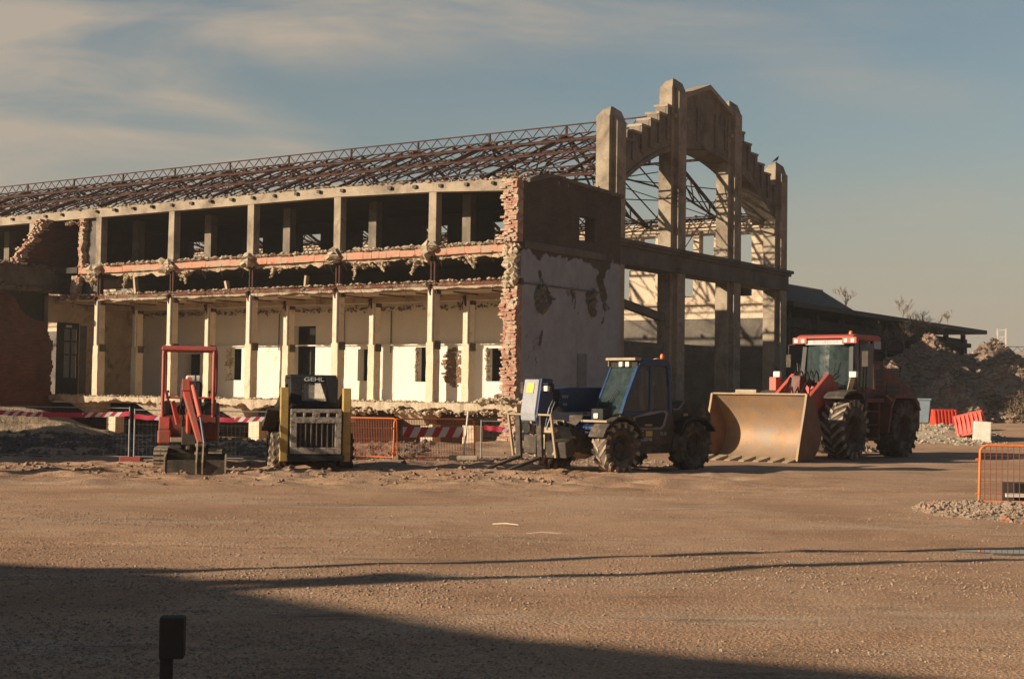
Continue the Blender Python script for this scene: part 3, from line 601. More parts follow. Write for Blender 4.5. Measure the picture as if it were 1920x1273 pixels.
# far long wall of the nave
holes = []
for i in range(-1, 14):
    u0 = 1.85 + 3.6*i*1.0; 
hs = [(1.85, 2.85, 8.9, 10.58), (4.1, 5.0, 9.0, 10.62), (5.35, 6.3, 9.0, 10.62), (7.75, 8.7, 9.0, 10.62), (1.8, 2.85, 7.2, 8.1), (5.35, 6.6, 7.2, 8.6), (9.4, 10.9, 7.2, 9.0)] + [(11.5 + 4*i, 12.9 + 4*i, 8.9, 10.6) for i in range(16)]
b = F(); 
wallv(b, 26.0, 26.5, .9, 80, 6.0, 11.35, hs); b.build('far_long_wall', M['farwall'], fac)
b = F(); b.box(.9, 80, 25.98, 26.5, -.9, 6.0); b.build('far_wall_base', M['concd'], fac)  # dark concrete stands in for the shade low on this wall
b = F()
for u in [3.4, 7.2] + [11 + 4*i for i in range(17)]: b.box(u - .35, u + .35, 25.7, 25.97, 6.95, 11.0)
b.box(.9, 80, 25.85, 25.995, 6.75, 6.948); b.build('far_pilasters', M['farwall'], fac)
b = F(); u = .9
while u < 60: r_ = rnd.uniform(.05, .2); b.rock((u, 26.2, 11.35 + r_*.3), r_, .7); u += rnd.uniform(.1, .3)
b.build('far_wall_rubble', M['dirty'], fac, recalc=False)

# roof trusses
EV0, EV1, RG = 8.2, 26.2, 17.3
def rz(v): return 11.15 + (15.05 - 11.15)*(1 - abs(v - RG)/(RG - EV0)) 
for i in range(17):
    u = 3.4 + 4.85*i
    b = F()
    for s in (1, -1):
        e = EV0 if s > 0 else EV1
        b.beam((u, e, 11.15), (u, RG, 15.05), .12, .15)
        b.beam((u, e, 11.15), (u, RG - s*3.0, 12.2), .07, .10)
        for t, t2 in ((.25, .36), (.5, .36), (.5, .67), (.75, .67), (.75, .98), (1., .98)):
            v = e + (RG - e)*t; v2 = e + (RG - s*3.0 - e)*t2; z2 = 11.15 + 1.05*t2; b.beam((u, v, rz(v)), (u, v2, z2), .055)
        b.beam((u, RG - s*3, 12.2), (u, RG, 15.0), .06)
    b.beam((u, RG - 3, 12.2), (u, RG + 3, 12.2), .06, .08)
    b.tube([(u, RG, 15.0), (u, RG, 15.6)], .07, 6)
    b.build('roof_truss', M['rust'], fac)
u_end = 3.4 + 4.85*16
for v in (EV0 + .2, 12.9, 15.6, 20.6, EV1 - .2):
    b = F(); z = rz(v) + .12; b.box(1.2, u_end, v - .04, v + .04, z, z + .10); b.box(1.2, u_end, v - .07, v + .07, z + .10, z + .12)
    u = 1.6
    while u < 50:
        if rnd.random() < .8: b.rbox((u, v, z + .22), (.12, .2, .12), (0, 0, rnd.uniform(-.3, .3)))
        u += .9
    b.build('purlin', M['rust'], fac)
# lattice purlins and the lattice ridge girder
def lattice(b, u0, u1, v, z, h, p, t=.035):
    b.box(u0, u1, v - .04, v + .04, z, z + .06); b.box(u0, u1, v - .04, v + .04, z + h, z + h + .06); u = u0; up = True
    while u + p < u1:
        b.beam((u, v, z + (.03 if up else h)), (u + p, v, z + (h if up else .03)), t, .03); up = not up; u += p
b = F(); lattice(b, 1.1, u_end, RG, 15.1, .48, .42, .045); b.build('ridge_girder', M['rust'], fac)
for v in (RG - 1.2, RG - 2.9, 14.0, 10.9): b = F(); lattice(b, 1.2, u_end, v, rz(v) - .42, .36, .55); b.build('lattice_purlin', M['rust'], fac)
b = F()
for i in range(16):
    u = 3.4 + 4.85*i; u2 = u + 4.85
    for v0, v1 in ((EV0, 12.9), (12.9, RG), (RG, 21.7), (21.7, EV1)):
        b.tube([(u, v0, rz(v0) + .05), (u2, v1, rz(v1) + .05)], .03, 4, False); b.tube([(u2, v0, rz(v0) + .05), (u, v1, rz(v1) + .05)], .03, 4, False)
    for k in range(1, 6):
        uu = u + 4.85*k/6; b.beam((uu, 10.4, rz(10.4) + .2), (uu, RG, rz(RG) + .1), .05, .06)
        if k % 2: b.beam((uu, RG, rz(RG) + .1), (uu, EV1, rz(EV1) + .2), .05, .06)
b.build('cross_bracing', M['rust'], fac)
b = F()
for u0, v0, z0, u1, v1, z1 in ((1.2, 9.2, 11.2, 6, 24, 14), (1.2, 24, 12.5, 8, 10, 12.5), (1.2, 13, 9.5, 9, 24, 10.6), (1.3, 20.9, 12.0, 6, 26, 9.8), (2, 26, 12.2, 9, 10, 11.2)):
    b.tube([(u0, v0, z0), (u1, v1, z1)], .03, 5)
b.build('fallen_tie_rods', M['rust'], fac)
b = F(); lattice(b, 1.2, 60, 25.6, 11.15, .4, .6); b.build('eaves_girder', M['rust'], fac)

# left end: cross wall with torn brick edge, ruined brick wing and the doorway
def voxwall(b, u0, u1, v0, v1, z0, z1, mask, cs=.065, cz=.08):
    v = v0
    z = z0
    while z < z1:
        v = v0; run = None
        while v < v1 + cs:
            inside = v < v1 and mask(v, z)
            if inside and run is None: run = v
            if not inside and run is not None:
                b.box(u0, u1, run + rnd.uniform(-.05, .05), v, z, z + cz); run = None
            v += cs
        z += cz
UW = 26.9
b = F(); voxwall(b, UW, UW + .45, -2.6, 7.7, 7.5, 9.82, lambda v, z: v > -2.0 + (z - 7.5)*.62 + .35*fbm(v*.2, z, 1, .9, 4)); b.build('upper_cross_wall', M['wingbrick'], fac)
b = F(); z = 7.4
while z < 9.85:
    e = -2.0 + (z - 7.5)*.62 + .35*fbm(-.2, z, 1, .9, 4)
    for k in range(3):
        v0 = e + rnd.uniform(-.30, .02); b.rbox((UW + .07 + k*.16, v0 + .22, z + .04), (.15, .44, .07), (0, 0, rnd.uniform(-.15, .15)))
    z += .08
for k in range(120): b.rock((UW + rnd.uniform(-.1, .5), -2.3 - rnd.random()*1.4 + .1, 7.5 + rnd.random()*.18), rnd.uniform(.05, .16), .7)
b.build('torn_brick_edge', M['brickred'], fac)
b = F(); voxwall(b, UW - .05, UW + .5, -4.5, .35, -1.2, 6.5, lambda v, z: z < 6.5 - sm(-3.3, -.7, v)*1.6 + .25*fbm(v, z, 4, 1.1, 3) and v < -.1 + (z < 4.0)*.15 - max(0, (z - 4.0))*.28 + .12*ns(v, z, 0, 2)); b.build('wing_wall', M['wingbrick'], fac)
b = F(); b.box(UW + .6, UW + .8, -4.3, .3, -1.2, 6.44); b.build('wing_dark_sheet', M['void'], fac)  # dark sheet added behind the wing to keep the gap dark
b = F(); b.box(UW - .25, UW + .5, -4.4, 1.3, 6.45, 7.45); b.box(UW - .4, UW + .4, -4.45, 1.9, 6.3, 6.5); b.build('wing_lintel', M['concd'], fac)
b = F()
for k in range(420): b.rock((UW + rnd.uniform(-.42, .3), rnd.uniform(-4.4, 1.6), 7.42 + rnd.random()*.12), .04 + .22*rnd.random()**2, .6)
for k in range(120): b.rock((UW + rnd.uniform(-.42, -.2), rnd.uniform(-4.4, 1.6), 6.4 + rnd.gauss(0, .08)), .05 + .15*rnd.random()**2, .7)
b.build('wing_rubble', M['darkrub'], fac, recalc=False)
b = F(); dv0, dv1 = .45, 1.75
for (a, c_, z0, z1) in ((-.1, dv0, 4.9, 6.2), (dv0, dv1, 4.9, 6.2), (dv1, 5.5, 1.3, 6.2)): b.box(UW + .1, UW + .4, a, c_, z0, z1)
b.build('cream_cross_wall', M['dirty'], fac)
dr = empty('entrance_door', (0, 0, 0)); dr.parent = fac
b = F(); b.box(UW + .05, UW + .12, dv0, dv0 + .42, 1.33, 4.9); b.box(UW + .05, UW + .12, dv1 - .1, dv1, 1.33, 4.9); b.box(UW + .05, UW + .12, dv0 + .42, dv1 - .1, 4.6, 4.9); b.box(UW + .05, UW + .12, dv0 + .42, dv1 - .1, 1.33, 2.2)
for z in (3.3, 3.95): b.box(UW + .06, UW + .12, dv0 + .42, dv1 - .1, z, z + .08)
b.box(UW + .06, UW + .12, dv0 + .82, dv0 + .87, 2.2, 4.6)
b.build('door_frame', M['black'], dr)
b = F(); b.box(UW + .125, UW + .14, dv0 + .42, dv1 - .1, 2.2, 4.6); b.build('door_pane', M['paneglass'], dr)
b = F(); b.box(UW + .03, UW + .05, dv0 + .5, dv0 + .85, 4.68, 4.8); b.build('door_plate', M['lettering'], dr)
b = F(); b.box(UW + .07, UW + .1, dv1 + .1, dv1 + .5, 1.4, 4.8); b.build('leaning_board', M['concd'], fac)
b = F(); z = 5.9
while z < 9.8:
    e = .14*fbm(0, z, 7, 1.3, 4)
    if not (7.1 < z < 7.3):
        b.rbox((24.85 + e + (.25 if z < 7.2 else 0), .14, z + .04), (.26 + rnd.uniform(-.06, .1), .3, .07), (0, 0, rnd.uniform(-.2, .2)))
        if z < 7.2: b.rbox((25.4 + e, .2, z + .04), (.3, .3, .07), (0, 0, rnd.uniform(-.3, .3)))
    z += .08
for k in range(50): b.rock((25.1 + rnd.uniform(-.5, 1.0), rnd.uniform(-.1, .2), 9.62 + rnd.uniform(-.1, .12)), rnd.uniform(.04, .1), .7)
for k in range(70): b.rock((25.4 + rnd.uniform(-.7, .8), rnd.uniform(-.15, .25), 6.02 + rnd.uniform(-.12, .12)), rnd.uniform(.06, .18), .7)
b.build('torn_wall_edge', M['brickred'], fac)
b = F(); b.box(24.0, 24.85, .3, .45, 7.5, 9.83); b.box(24.3, 25.4, .6, .75, 5.95, 7.2); b.build('partition_panel', M['concd'], fac)
for q in (((21.2, .3, 6.55), (.12, .2, 1.0), (0, .15, 0)), ((15.2, .3, 6.3), (.12, .2, .5), (0, .3, 0)), ((10.5, .3, 6.35), (.10, .2, .55), (0, -.1, 0))): b = F(); b.rbox(*q); b.build('broken_partition', M['dirty'], fac)
# inner door leaf in the arcade
b = F(); b.box(14.62, 15.3, 5.9, 5.98, 1.31, 4.75); b.box(15.3, 16.05, 6.3, 6.36, 1.31, 4.75); b.build('steel_door_leaf', M['black'], fac)
b = F(); b.box(14.7, 15.3, 5.86, 5.9, 4.38, 4.7); b.build('door_fanlight', M['paneglass'], fac)

# ------------------------------------------------------------------ annex beyond the gable
an = empty('low_annex', (CX, CY, 0), PSI - math.pi/2); tag(an, 'long low dark shed running off to the right of the gable', 'shed')
def a_wall():
    b = F(); b.box(.8, 1.2, 26.9, 60.8, -.2, 6.2); b.box(12, 12.4, 26.9, 61, -.2, 6.2); b.box(1.2, 12, 60.4, 60.8, -.2, 6.2); return b
a_wall().build('wall', M['annex'], an)
b = F(); b.prism([(-.3, 6.62), (-.3, 6.9), (6.5, 7.35), (13, 6.9), (13, 6.62)], 26.7, 62.0, 'y')
b.build('roof', M['roofing'], an)
b = F()
for i in range(9): b.box(.55, .8, 28 + 3.9*i, 28.4 + 3.9*i, -.2, 6.5)
b.box(.5, .8, 26.9, 60.8, 5.6, 5.9); b.build('pilaster', M['annex'], an)
for i in range(8): b = F(); b.box(.74, .79, 28.9 + 3.9*i, 31.1 + 3.9*i, 3.9, 5.4); b.build('window', M['paneglass'] if i in (3, 5) else M['void'], an)
b = F(); b.prism([(1.0, 6.9), (3.2, 8.35), (3.5, 8.35), (5.8, 6.9)], 26.9, 39.0, 'y'); rl = b.build('rooflight', M['roofing'], an)
b = F(); v = 27.0
while v < 38.9:
    b.beam((.97, v, 6.98), (3.2, v, 8.42), .05, .05); v += .42
b.beam((.97, 39.0, 6.98), (3.3, 39.0, 8.4), .12, .12); b.box(3.1, 3.5, 26.9, 39.1, 8.36, 8.44); b.build('glazing_bar', M['steel'], rl)
b = F(); b.hexa([(-5.5, 38, 4.2), (-5.5, 56, 4.2), (.5, 56, 4.6), (.5, 38, 4.6), (-5.5, 38, 4.4), (-5.5, 56, 4.4), (.5, 56, 4.8), (.5, 38, 4.8)]); b.build('lean_to_roof', M['roofing'], an)
b = F(); b.box(-5.3, -5.1, 38.2, 55.8, -.2, 4.2); b.build('lean_to_wall', M['annex'], an)

# ------------------------------------------------------------------ wheels
def wheel(parent, x, y, r, wd, rr, lugs, rim_m, name='wheel', tread=None, lug_m=None, steer=0, hub=.1):
    s = 1 if y > 0 else -1
    b = MB(); h = wd/2
    b.lathe([(.001, s*(h*.35)), (rr*.35, s*(h*.35)), (rr*.4, s*h*.15), (rr*.8, s*h*.05), (rr*.9, s*h*.6), (rr, s*h*.75), (rr, -s*h*.75), (rr*.9, -s*h*.6), (.001, -s*h*.4)], n=24)
    for k in range(8): t = k*math.pi/4; b.lathe([(.001, 0), (.02, 0), (.02, .03), (.001, .03)], (rr*.55*math.cos(t), s*h*.12, rr*.55*math.sin(t)), n=6)
    o = b.build(name, rim_m, parent, smooth=True); o.location = (x, y, r); o.rotation_euler = (0, 0, steer)
    b = MB(); q = r*.95
    b.lathe([(rr*.98, -h*.8), (rr*1.08, -h*.95), ((rr + q)/2, -h*1.02), (q*.95, -h*.93), (q, -h*.7), (q*1.01, 0), (q, h*.7), (q*.95, h*.93), ((rr + q)/2, h*1.02), (rr*1.08, h*.95), (rr*.98, h*.8)], n=40)
    b.build('tyre', M['tyre'], o, smooth=True)
    b = MB()
    for k in range(lugs):
        for sd_, off in ((1, 0), (-1, .5)):
            t = 2*math.pi*(k + off)/lugs; sp = 2*math.pi/lugs*.95
            P = []
            for rad in (q*.96, r*1.0):
                for (yy, dt) in ((0, 0), (sd_*h*.98, sp), (sd_*h*.98, sp + sp*.42), (0, sp*.36)):
                    rr_ = rad if abs(yy) < .01 else rad*.975; P.append((rr_*math.cos(t + dt), yy, rr_*math.sin(t + dt)))
            b.hexa(P)
            yy = sd_*h*1.01; P = []
            for rad in (q*.80, r*.975):
                for dt, off2 in ((sp, 0), (sp, .03), (sp + sp*.4, .03), (sp + sp*.4, 0)): P.append((rad*math.cos(t + dt), yy + sd_*(off2 - .015), rad*math.sin(t + dt)))
            b.hexa(P)
    b.build('tread_lug', lug_m or M['tyre'], o, bevel=.006)
    return o
def box_part(name, m, parent, bx, bevel=.01):
    b = MB()
    for q in bx: b.box(*q)
    return b.build(name, m, parent, bevel=bevel)
def pris(name, m, parent, poly, y0, y1, bevel=.015):
    b = MB(); b.prism(poly, y0, y1, 'y'); return b.build(name, m, parent, bevel=bevel)

# ------------------------------------------------------------------ telehandler
th = empty('telehandler', (2.56, 33.31, 0), R(-137.5)); tag(th, 'dark blue telescopic handler with lowered forks parked before the factory corner', 'telehandler')
for x, y, st in ((1.2, .95, .0), (1.2, -.95, .0), (-1.25, .95, 0), (-1.25, -.95, 0)):
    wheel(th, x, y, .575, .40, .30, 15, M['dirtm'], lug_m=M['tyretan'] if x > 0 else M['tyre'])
box_part('chassis', M['dirtm'], th, [(-2.1, 1.75, -.34, .34, .45, .95), (-.85, .75, -.95, .90, .42, .72), (1.0, 1.4, -.75, .75, .4, .72), (-1.45, -1.05, -.75, .75, .4, .72)])
b = MB(); b.lathe([(.001, -.3), (.2, -.28), (.26, -.1), (.26, .1), (.2, .28), (.001, .3)], (1.2, -.1, .55)); b.tube([(1.55, -.5, .72), (1.9, -.4, .62), (2.2, -.45, .5)], .06); b.tube([(1.5, .3, .7), (1.85, .2, .8), (2.1, 0, .7), (2.3, -.1, .9)], .03)
b.lathe([(.001, -.4), (.24, -.38), (.30, -.1), (.28, .2), (.001, .3)], (1.85, -.15, .72), 'x', 16); b.build('front_axle', M['tanm'], th, smooth=True)
# cab: side profile prism as frame pieces
C0, C1 = .06, .93
prof = [(.82, .82), (.98, 1.25), (.70, 1.85), (.42, 2.42), (.30, 2.52), (-.50, 2.52), (-.62, 2.40), (-.66, 1.35), (-.62, .80)]
def ring(b, poly, inset, y0, y1):
    c = Vector((sum(p[0] for p in poly)/len(poly), sum(p[1] for p in poly)/len(poly))); inn = []
    for p in poly:
        d = Vector(p) - c; inn.append(tuple(c + d*(1 - inset/d.length)))
    n = len(poly)
    for i in range(n):
        j = (i + 1) % n; a, e, f_, g_ = poly[i], poly[j], inn[j], inn[i]
        b.hexa([(a[0], y0, a[1]), (e[0], y0, e[1]), (f_[0], y0, f_[1]), (g_[0], y0, g_[1]), (a[0], y1, a[1]), (e[0], y1, e[1]), (f_[0], y1, f_[1]), (g_[0], y1, g_[1])])
cabp = [(1.02, 1.28), (.88, 1.62), (.66, 2.05), (.48, 2.40), (.34, 2.50), (-.46, 2.50), (-.60, 2.38), (-.66, 1.9), (-.66, 1.30)]
b = MB(); ring(b, cabp, .11, C1 - .09, C1); b.box(.02, .09, C1 - .065, C1 - .005, 1.3, 2.46); cabf = b.build('cab_frame', M['cabblue'], th, bevel=.012)
b = MB(); ring(b, cabp, .07, C0, C0 + .06); b.build('cab_frame', M['cabblue'], th, bevel=.012)
pris('cab_roof', M['blue'], th, [(.45, 2.46), (.34, 2.54), (-.46, 2.54), (-.62, 2.42), (-.62, 2.38), (.47, 2.38)], C0 - .01, C1 + .01, .02)
box_part('light_bar', M['tanm'], th, [(.42, .62, C0 - .02, C1 + .02, 2.50, 2.56), (.40, .56, C0, .02 + C0, 2.36, 2.50)], .008)
box_part('visor_panel', M['black'], th, [(.44, .50, C0 + .02, C1 - .02, 2.34, 2.50)], .005)
for yy in (.40, .60): box_part('work_light', M['lamp'], th, [(.50, .57, yy, yy + .11, 2.36, 2.47)], .01)
# curved windscreen following the front edge
b = MB(); fr = [(.985, 1.28), (.845, 1.62), (.63, 2.05), (.46, 2.36)]
for (x0, z0), (x1, z1) in zip(fr, fr[1:]): b.hexa([(x0, C0 + .06, z0), (x0, C1 - .07, z0), (x0 + .015, C1 - .07, z0), (x0 + .015, C0 + .06, z0), (x1, C0 + .06, z1), (x1, C1 - .07, z1), (x1 + .015, C1 - .07, z1), (x1 + .015, C0 + .06, z1)])
b.build('windscreen', M['winglass'], th)
b = MB(); b.tube([(1.03, .35, 1.28), (.93, .42, 1.55), (.80, .55, 1.85)], .012, 6); b.tube([(1.05, .42, 1.28), (.95, .5, 1.55), (.82, .62, 1.82)], .012, 6); b.build('wiper', M['black'], th)
pris('side_window', M['darkglass'], th, [(.90, 1.35), (.62, 2.02), (.42, 2.40), (.1, 2.42), (.1, 1.35)], C1 - .05, C1 - .035, 0)
pris('side_window', M['darkglass'], th, [(.02, 1.4), (.02, 2.42), (-.44, 2.42), (-.55, 2.34), (-.58, 1.4)], C1 - .05, C1 - .035, 0)
box_part('rear_window', M['darkglass'], th, [(-.64, -.625, C0 + .06, C1 - .07, 1.4, 2.36)], 0)
box_part('seat', M['seat'], th, [(-.3, .2, .25, .7, 1.25, 1.38), (-.42, -.28, .25, .7, 1.3, 1.95)], .03)
b = MB(); b.lathe([(.15, 0), (.18, .02), (.15, .04)], (0, 0, 0), 'z', 18); ob = b.build('steering_wheel', M['black'], th); ob.location = (.52, .48, 1.55); ob.rotation_euler = (0, -.7, 0)
box_part('dashboard', M['yellowst'], th, [(.62, .84, .2, .75, 1.22, 1.40)], .02)
pris('lower_body', M['brownp'], th, [(.98, 1.29), (.74, .98), (.60, .62), (-.62, .62), (-.80, .95), (-.66, 1.31)], C1 - .09, C1 - .0, .015)
b = MB(); ring(b, [(.66, 1.24), (.10, 1.36), (-.42, 1.40), (-.50, 1.32), (-.40, 1.04), (-.30, .96), (.48, .96), (.66, 1.10)], .075, C1, C1 + .018); b.build('lower_window_frame', M['steel'], th, bevel=.004)
pris('lower_window', M['black'], th, [(.58, 1.2), (.10, 1.29), (-.38, 1.33), (-.42, 1.28), (-.33, 1.06), (-.28, 1.03), (.45, 1.03), (.58, 1.13)], C1 + .001, C1 + .006, 0)
box_part('seat_base', M['yellowst'], th, [(.02, .26, C1 + .0065, C1 + .010, 1.045, 1.075)], 0)
LM = Matrix.Translation((0, C1 + .004, 0)) @ Matrix.Rotation(R(180), 4, 'Z') @ Matrix.Rotation(R(90), 4, 'X')
def side_text(par, s, x, z, size, y=C1 + .002, m=M['lettering']): return text('lettering', s, size, m, par, Matrix.Translation((x, y, z)) @ Matrix.Rotation(R(180), 4, 'Z') @ Matrix.Rotation(R(90), 4, 'X'), .003)
side_text(th, '72.10', -.36, .86, .10)
side_text(th, 'KS0748', .20, .74, .12)
side_text(th, 'VVV', .33, .92, .05); side_text(th, 'AA', .33, .84, .07)
box_part('sticker', M['yellowst'], th, [(.0, .22, C1 + .001, C1 + .004, .81, .93)], 0)
pris('front_hood', M['blue'], th, [(.9, .95), (1.05, 1.28), (1.35, 1.22), (1.62, 1.02), (1.62, .86), (1.2, .86)], .06, .62, .03)
b = MB()
for k in range(8):
    t0, t1 = R(20 + 18*k), R(20 + 18*(k + 1)); r0, r1 = .65, .69
    b.hexa([(1.2 + r0*math.cos(t0), .72, .575 + r0*math.sin(t0)), (1.2 + r0*math.cos(t1), .72, .575 + r0*math.sin(t1)), (1.2 + r0*math.cos(t1), 1.17, .575 + r0*math.sin(t1)), (1.2 + r0*math.cos(t0), 1.17, .575 + r0*math.sin(t0)),
            (1.2 + r1*math.cos(t0), .72, .575 + r1*math.sin(t0)), (1.2 + r1*math.cos(t1), .72, .575 + r1*math.sin(t1)), (1.2 + r1*math.cos(t1), 1.17, .575 + r1*math.sin(t1)), (1.2 + r1*math.cos(t0), 1.17, .575 + r1*math.sin(t0))])
b.build('front_mudguard', M['dirtm'], th)
b = MB()
b.box(1.62, 1.72, .35, 1.15, 1.12, 1.17); b.build('bumper_ledge', M['tanm'], th, bevel=.015)
box_part('headlight', M['lamp'], th, [(1.60, 1.64, .66, .80, 1.20, 1.32)], .02)
box_part('headlight_housing', M['black'], th, [(1.3, 1.6, .56, .92, 1.16, 1.42)], .02)
pris('rear_mudguard', M['black'], th, [(-.7, .9), (-.85, 1.15), (-1.2, 1.27), (-1.6, 1.22), (-1.9, 1.0), (-1.95, .9), (-1.6, 1.17), (-1.2, 1.21), (-.9, 1.1), (-.75, .9)], .72, 1.16, .01)
pris('engine_cover', M['dirtm'], th, [(-.7, .8), (-.7, 1.5), (-1.1, 1.62), (-1.9, 1.55), (-2.15, 1.3), (-2.15, .7)], -.05, .85, .03)
box_part('side_engine_pod', M['dirtm'], th, [(-1.0, .75, -1.0, -.55, .7, 1.25)], .04)
box_part('rear_lamp', M['yellowst'], th, [(-1.3, -1.15, .852, .86, 1.22, 1.32)], 0)
TH0 = len(th.children)
# boom, head and fork carriage
b = MB(); b.prism([(-1.95, 1.55), (-1.85, 1.92), (1.6, 1.88), (1.9, 1.84), (1.9, 1.46), (1.6, 1.32), (-1.6, 1.40)], -.52, -.14, 'y'); b.build('boom', M['blue'], th, bevel=.02)
b = MB(); b.prism([(2.3, 1.44), (2.3, 1.82), (2.75, 1.84), (2.9, 1.5), (2.9, .85), (2.55, .85), (2.5, 1.3)], -.48, -.18, 'y'); b.build('inner_boom', M['black'], th, bevel=.02)
side_text(th, 'VVV', 1.72, 1.66, .11, -.135); side_text(th, 'AA', 1.72, 1.50, .10, -.135)
b = MB(); b.prism([(2.72, 2.04), (2.98, 2.04), (3.10, 1.3), (3.08, 1.14), (2.98, 1.10), (2.92, 1.2)], -.56, -.10, 'y'); hd = b.build('boom_head_cover', M['greyblue'], th, bevel=.02)
b = MB(); b.prism([(2.62, 2.05), (2.96, 2.07), (3.10, 1.2), (3.0, .9), (2.7, .9), (2.6, 1.4)], -.098, -.03, 'y'); b.build('boom_head_side', M['blue'], th, bevel=.02)
b = MB(); b.hexa([(3.035, -.45, 1.74), (3.035, -.22, 1.74), (3.045, -.22, 1.74), (3.045, -.45, 1.74), (2.995, -.45, 1.96), (2.995, -.22, 1.96), (3.005, -.22, 1.96), (3.005, -.45, 1.96)]); b.build('warning_sticker', M['yellowst'], hd)
b = MB(); b.lathe([(.001, 0), (.12, 0), (.12, .03), (.001, .03)], (3.1, -.33, .98), 'x', 18); b.build('pin_boss', M['black'], hd)
box_part('boom_light', M['lamp'], th, [(2.84, 2.92, -.028, .10, 1.78, 1.90)], .015); box_part('boom_light_hood', M['black'], th, [(2.74, 2.84, -.03, .13, 1.75, 1.95), (2.8, 2.94, -.04, .14, 1.92, 1.96)], .01)
box_part('boom_side_lamp', M['dirtm'], th, [(2.9, 2.98, -.70, -.60, 1.72, 1.98)], .01)
b = MB(); b.tube([(2.7, .06, 1.6), (2.85, .1, 1.42), (2.9, .08, 1.2), (2.95, .05, .9)], .014, 6); b.tube([(2.7, .12, 1.55), (2.82, .16, 1.40), (2.92, .2, 1.2), (3.0, .16, .95)], .014, 6); b.build('hydraulic_hose', M['steel'], th)
b = MB(); TX = 3.02
for yy in (-1.0, -.28, .36): b.beam((TX + .03, yy, 1.28), (TX - .12, yy + .02, .35), .05, .05)
for yy, z in ((-1.0, 1.28),): b.beam((TX + .03, -1.0, 1.27), (TX + .03, .38, 1.27), .035, .035)
b.build('load_guard', M['tanm'], th)
box_part('carriage_plate', M['tanm'], th, [(TX - .14, TX - .06, -.95, .38, .88, 1.0), (TX - .2, TX - .12, -.95, .38, .40, .52), (TX - .3, TX - .2, -.55, 0, .35, 1.0)], .01)
b = MB()
for yy in (-.72, -.04):
    b.beam((TX, yy, 1.30), (TX - .06, yy, .34), .15, .07, (1, 0, 0)); b.hexa([(TX - .09, yy - .06, .30), (TX - .09, yy + .06, .30), (TX - .09, yy + .06, .38), (TX - .09, yy - .06, .38), (TX + 1.12, yy - .05, .025), (TX + 1.12, yy + .05, .025), (TX + 1.12, yy + .05, .05), (TX + 1.12, yy - .05, .05)])
    bb = b; o = b.build('fork', M['dirtm'], th, bevel=.008); b = MB()
b = MB(); b.lathe([(.001, -.12), (.09, -.12), (.11, 0), (.09, .12), (.001, .12)], (2.9, -.35, .62), 'y'); b.rbox((2.85, -.35, .62), (.3, .4, .4)); b.rbox((2.7, .3, .55), (.4, .5, .35), (0, .2, .3)); b.build('tilt_linkage', M['dirtm'], th, bevel=.02)
for o_ in th.children:
    if o_.name.split('.')[0] in ('inner_boom', 'boom_head_cover', 'boom_head_side', 'pin_boss', 'boom_light', 'boom_light_hood', 'boom_side_lamp', 'load_guard', 'carriage_plate', 'fork', 'tilt_linkage') or (o_.name.split('.')[0] == 'hydraulic_hose'): o_.location.x -= .42
b = MB(); b.lathe([(.001, .12), (.035, .11), (.05, .07), (.05, 0), (.001, 0)], (-.45, .80, 2.56), 'z', 16); b.build('beacon', M['amber'], th, smooth=True)
b = MB(); b.beam((-.52, .5, 2.56), (-.2, .88, 2.56), .05, .015); b.build('beacon_bracket', M['tanm'], th)
b = MB(); b.tube([(-.68, .93, 1.42), (-.85, .95, 1.42), (-1.0, .96, 1.55), (-1.05, .96, 1.62)], .018, 6); b.build('grab_handle', M['steel'], th)

# ------------------------------------------------------------------ wheel loader
wl = empty('wheel_loader', (9.62, 42.72, 0), R(-130.5)); tag(wl, 'big dark red wheel loader with its wide worn bucket on the ground', 'wheel loader')
for x in (1.55, -1.65):
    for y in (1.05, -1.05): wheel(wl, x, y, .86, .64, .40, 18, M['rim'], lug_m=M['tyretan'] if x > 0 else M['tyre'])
BS = .38
b = MB(); inner = [(4.62, .05), (4.15, .055), (3.80, .13), (3.53, .34), (3.40, .66), (3.42, .98), (3.62, 1.34), (3.86, 1.60), (4.05, 1.80)]; inner = [(p[0] + BS, p[1]) for p in inner]
for _ in range(3): inner = [inner[0]] + [q for a, c_ in zip(inner, inner[1:]) for q in ((a[0]*.75 + c_[0]*.25, a[1]*.75 + c_[1]*.25), (a[0]*.25 + c_[0]*.75, a[1]*.25 + c_[1]*.75))] + [inner[-1]]
outer = [(p[0] - .05*(1 if i else 0), p[1] - (.045 if p[1] < .3 else 0) + (.03 if p[1] > 1.6 else 0)) for i, p in enumerate(inner)]
W = 1.46
for i in range(len(inner) - 1):
    a, c_, d_, e_ = inner[i], inner[i + 1], outer[i + 1], outer[i]
    b.hexa([(e_[0], -W, e_[1]), (a[0], -W, a[1]), (a[0], W, a[1]), (e_[0], W, e_[1]), (d_[0], -W, d_[1]), (c_[0], -W, c_[1]), (c_[0], W, c_[1]), (d_[0], W, d_[1])])
bk = b.build('bucket', M['bucket'], wl, smooth=True)
side = [(p[0] + BS, p[1]) for p in [(4.60, .03), (4.0, .04), (3.72, .14), (3.48, .36), (3.35, .66), (3.38, 1.0), (3.58, 1.38), (4.02, 1.82), (4.12, 1.82), (4.20, 1.5), (4.50, .5), (4.62, .06)]]
for s in (1, -1):
    b = MB(); b.prism(side, s*W, s*(W + .035), 'y'); b.build('bucket_side', M['bucketd'], bk)
    b = MB(); q = [(4.12, 1.82), (4.20, 1.5), (4.50, .5), (4.62, .06)]
    for a, c_ in zip(q, q[1:]): b.beam((a[0] + BS, s*(W + .01), a[1]), (c_[0] + BS, s*(W + .01), c_[1]), .06, .035)
    b.build('side_cutter', M['bucket'], bk)
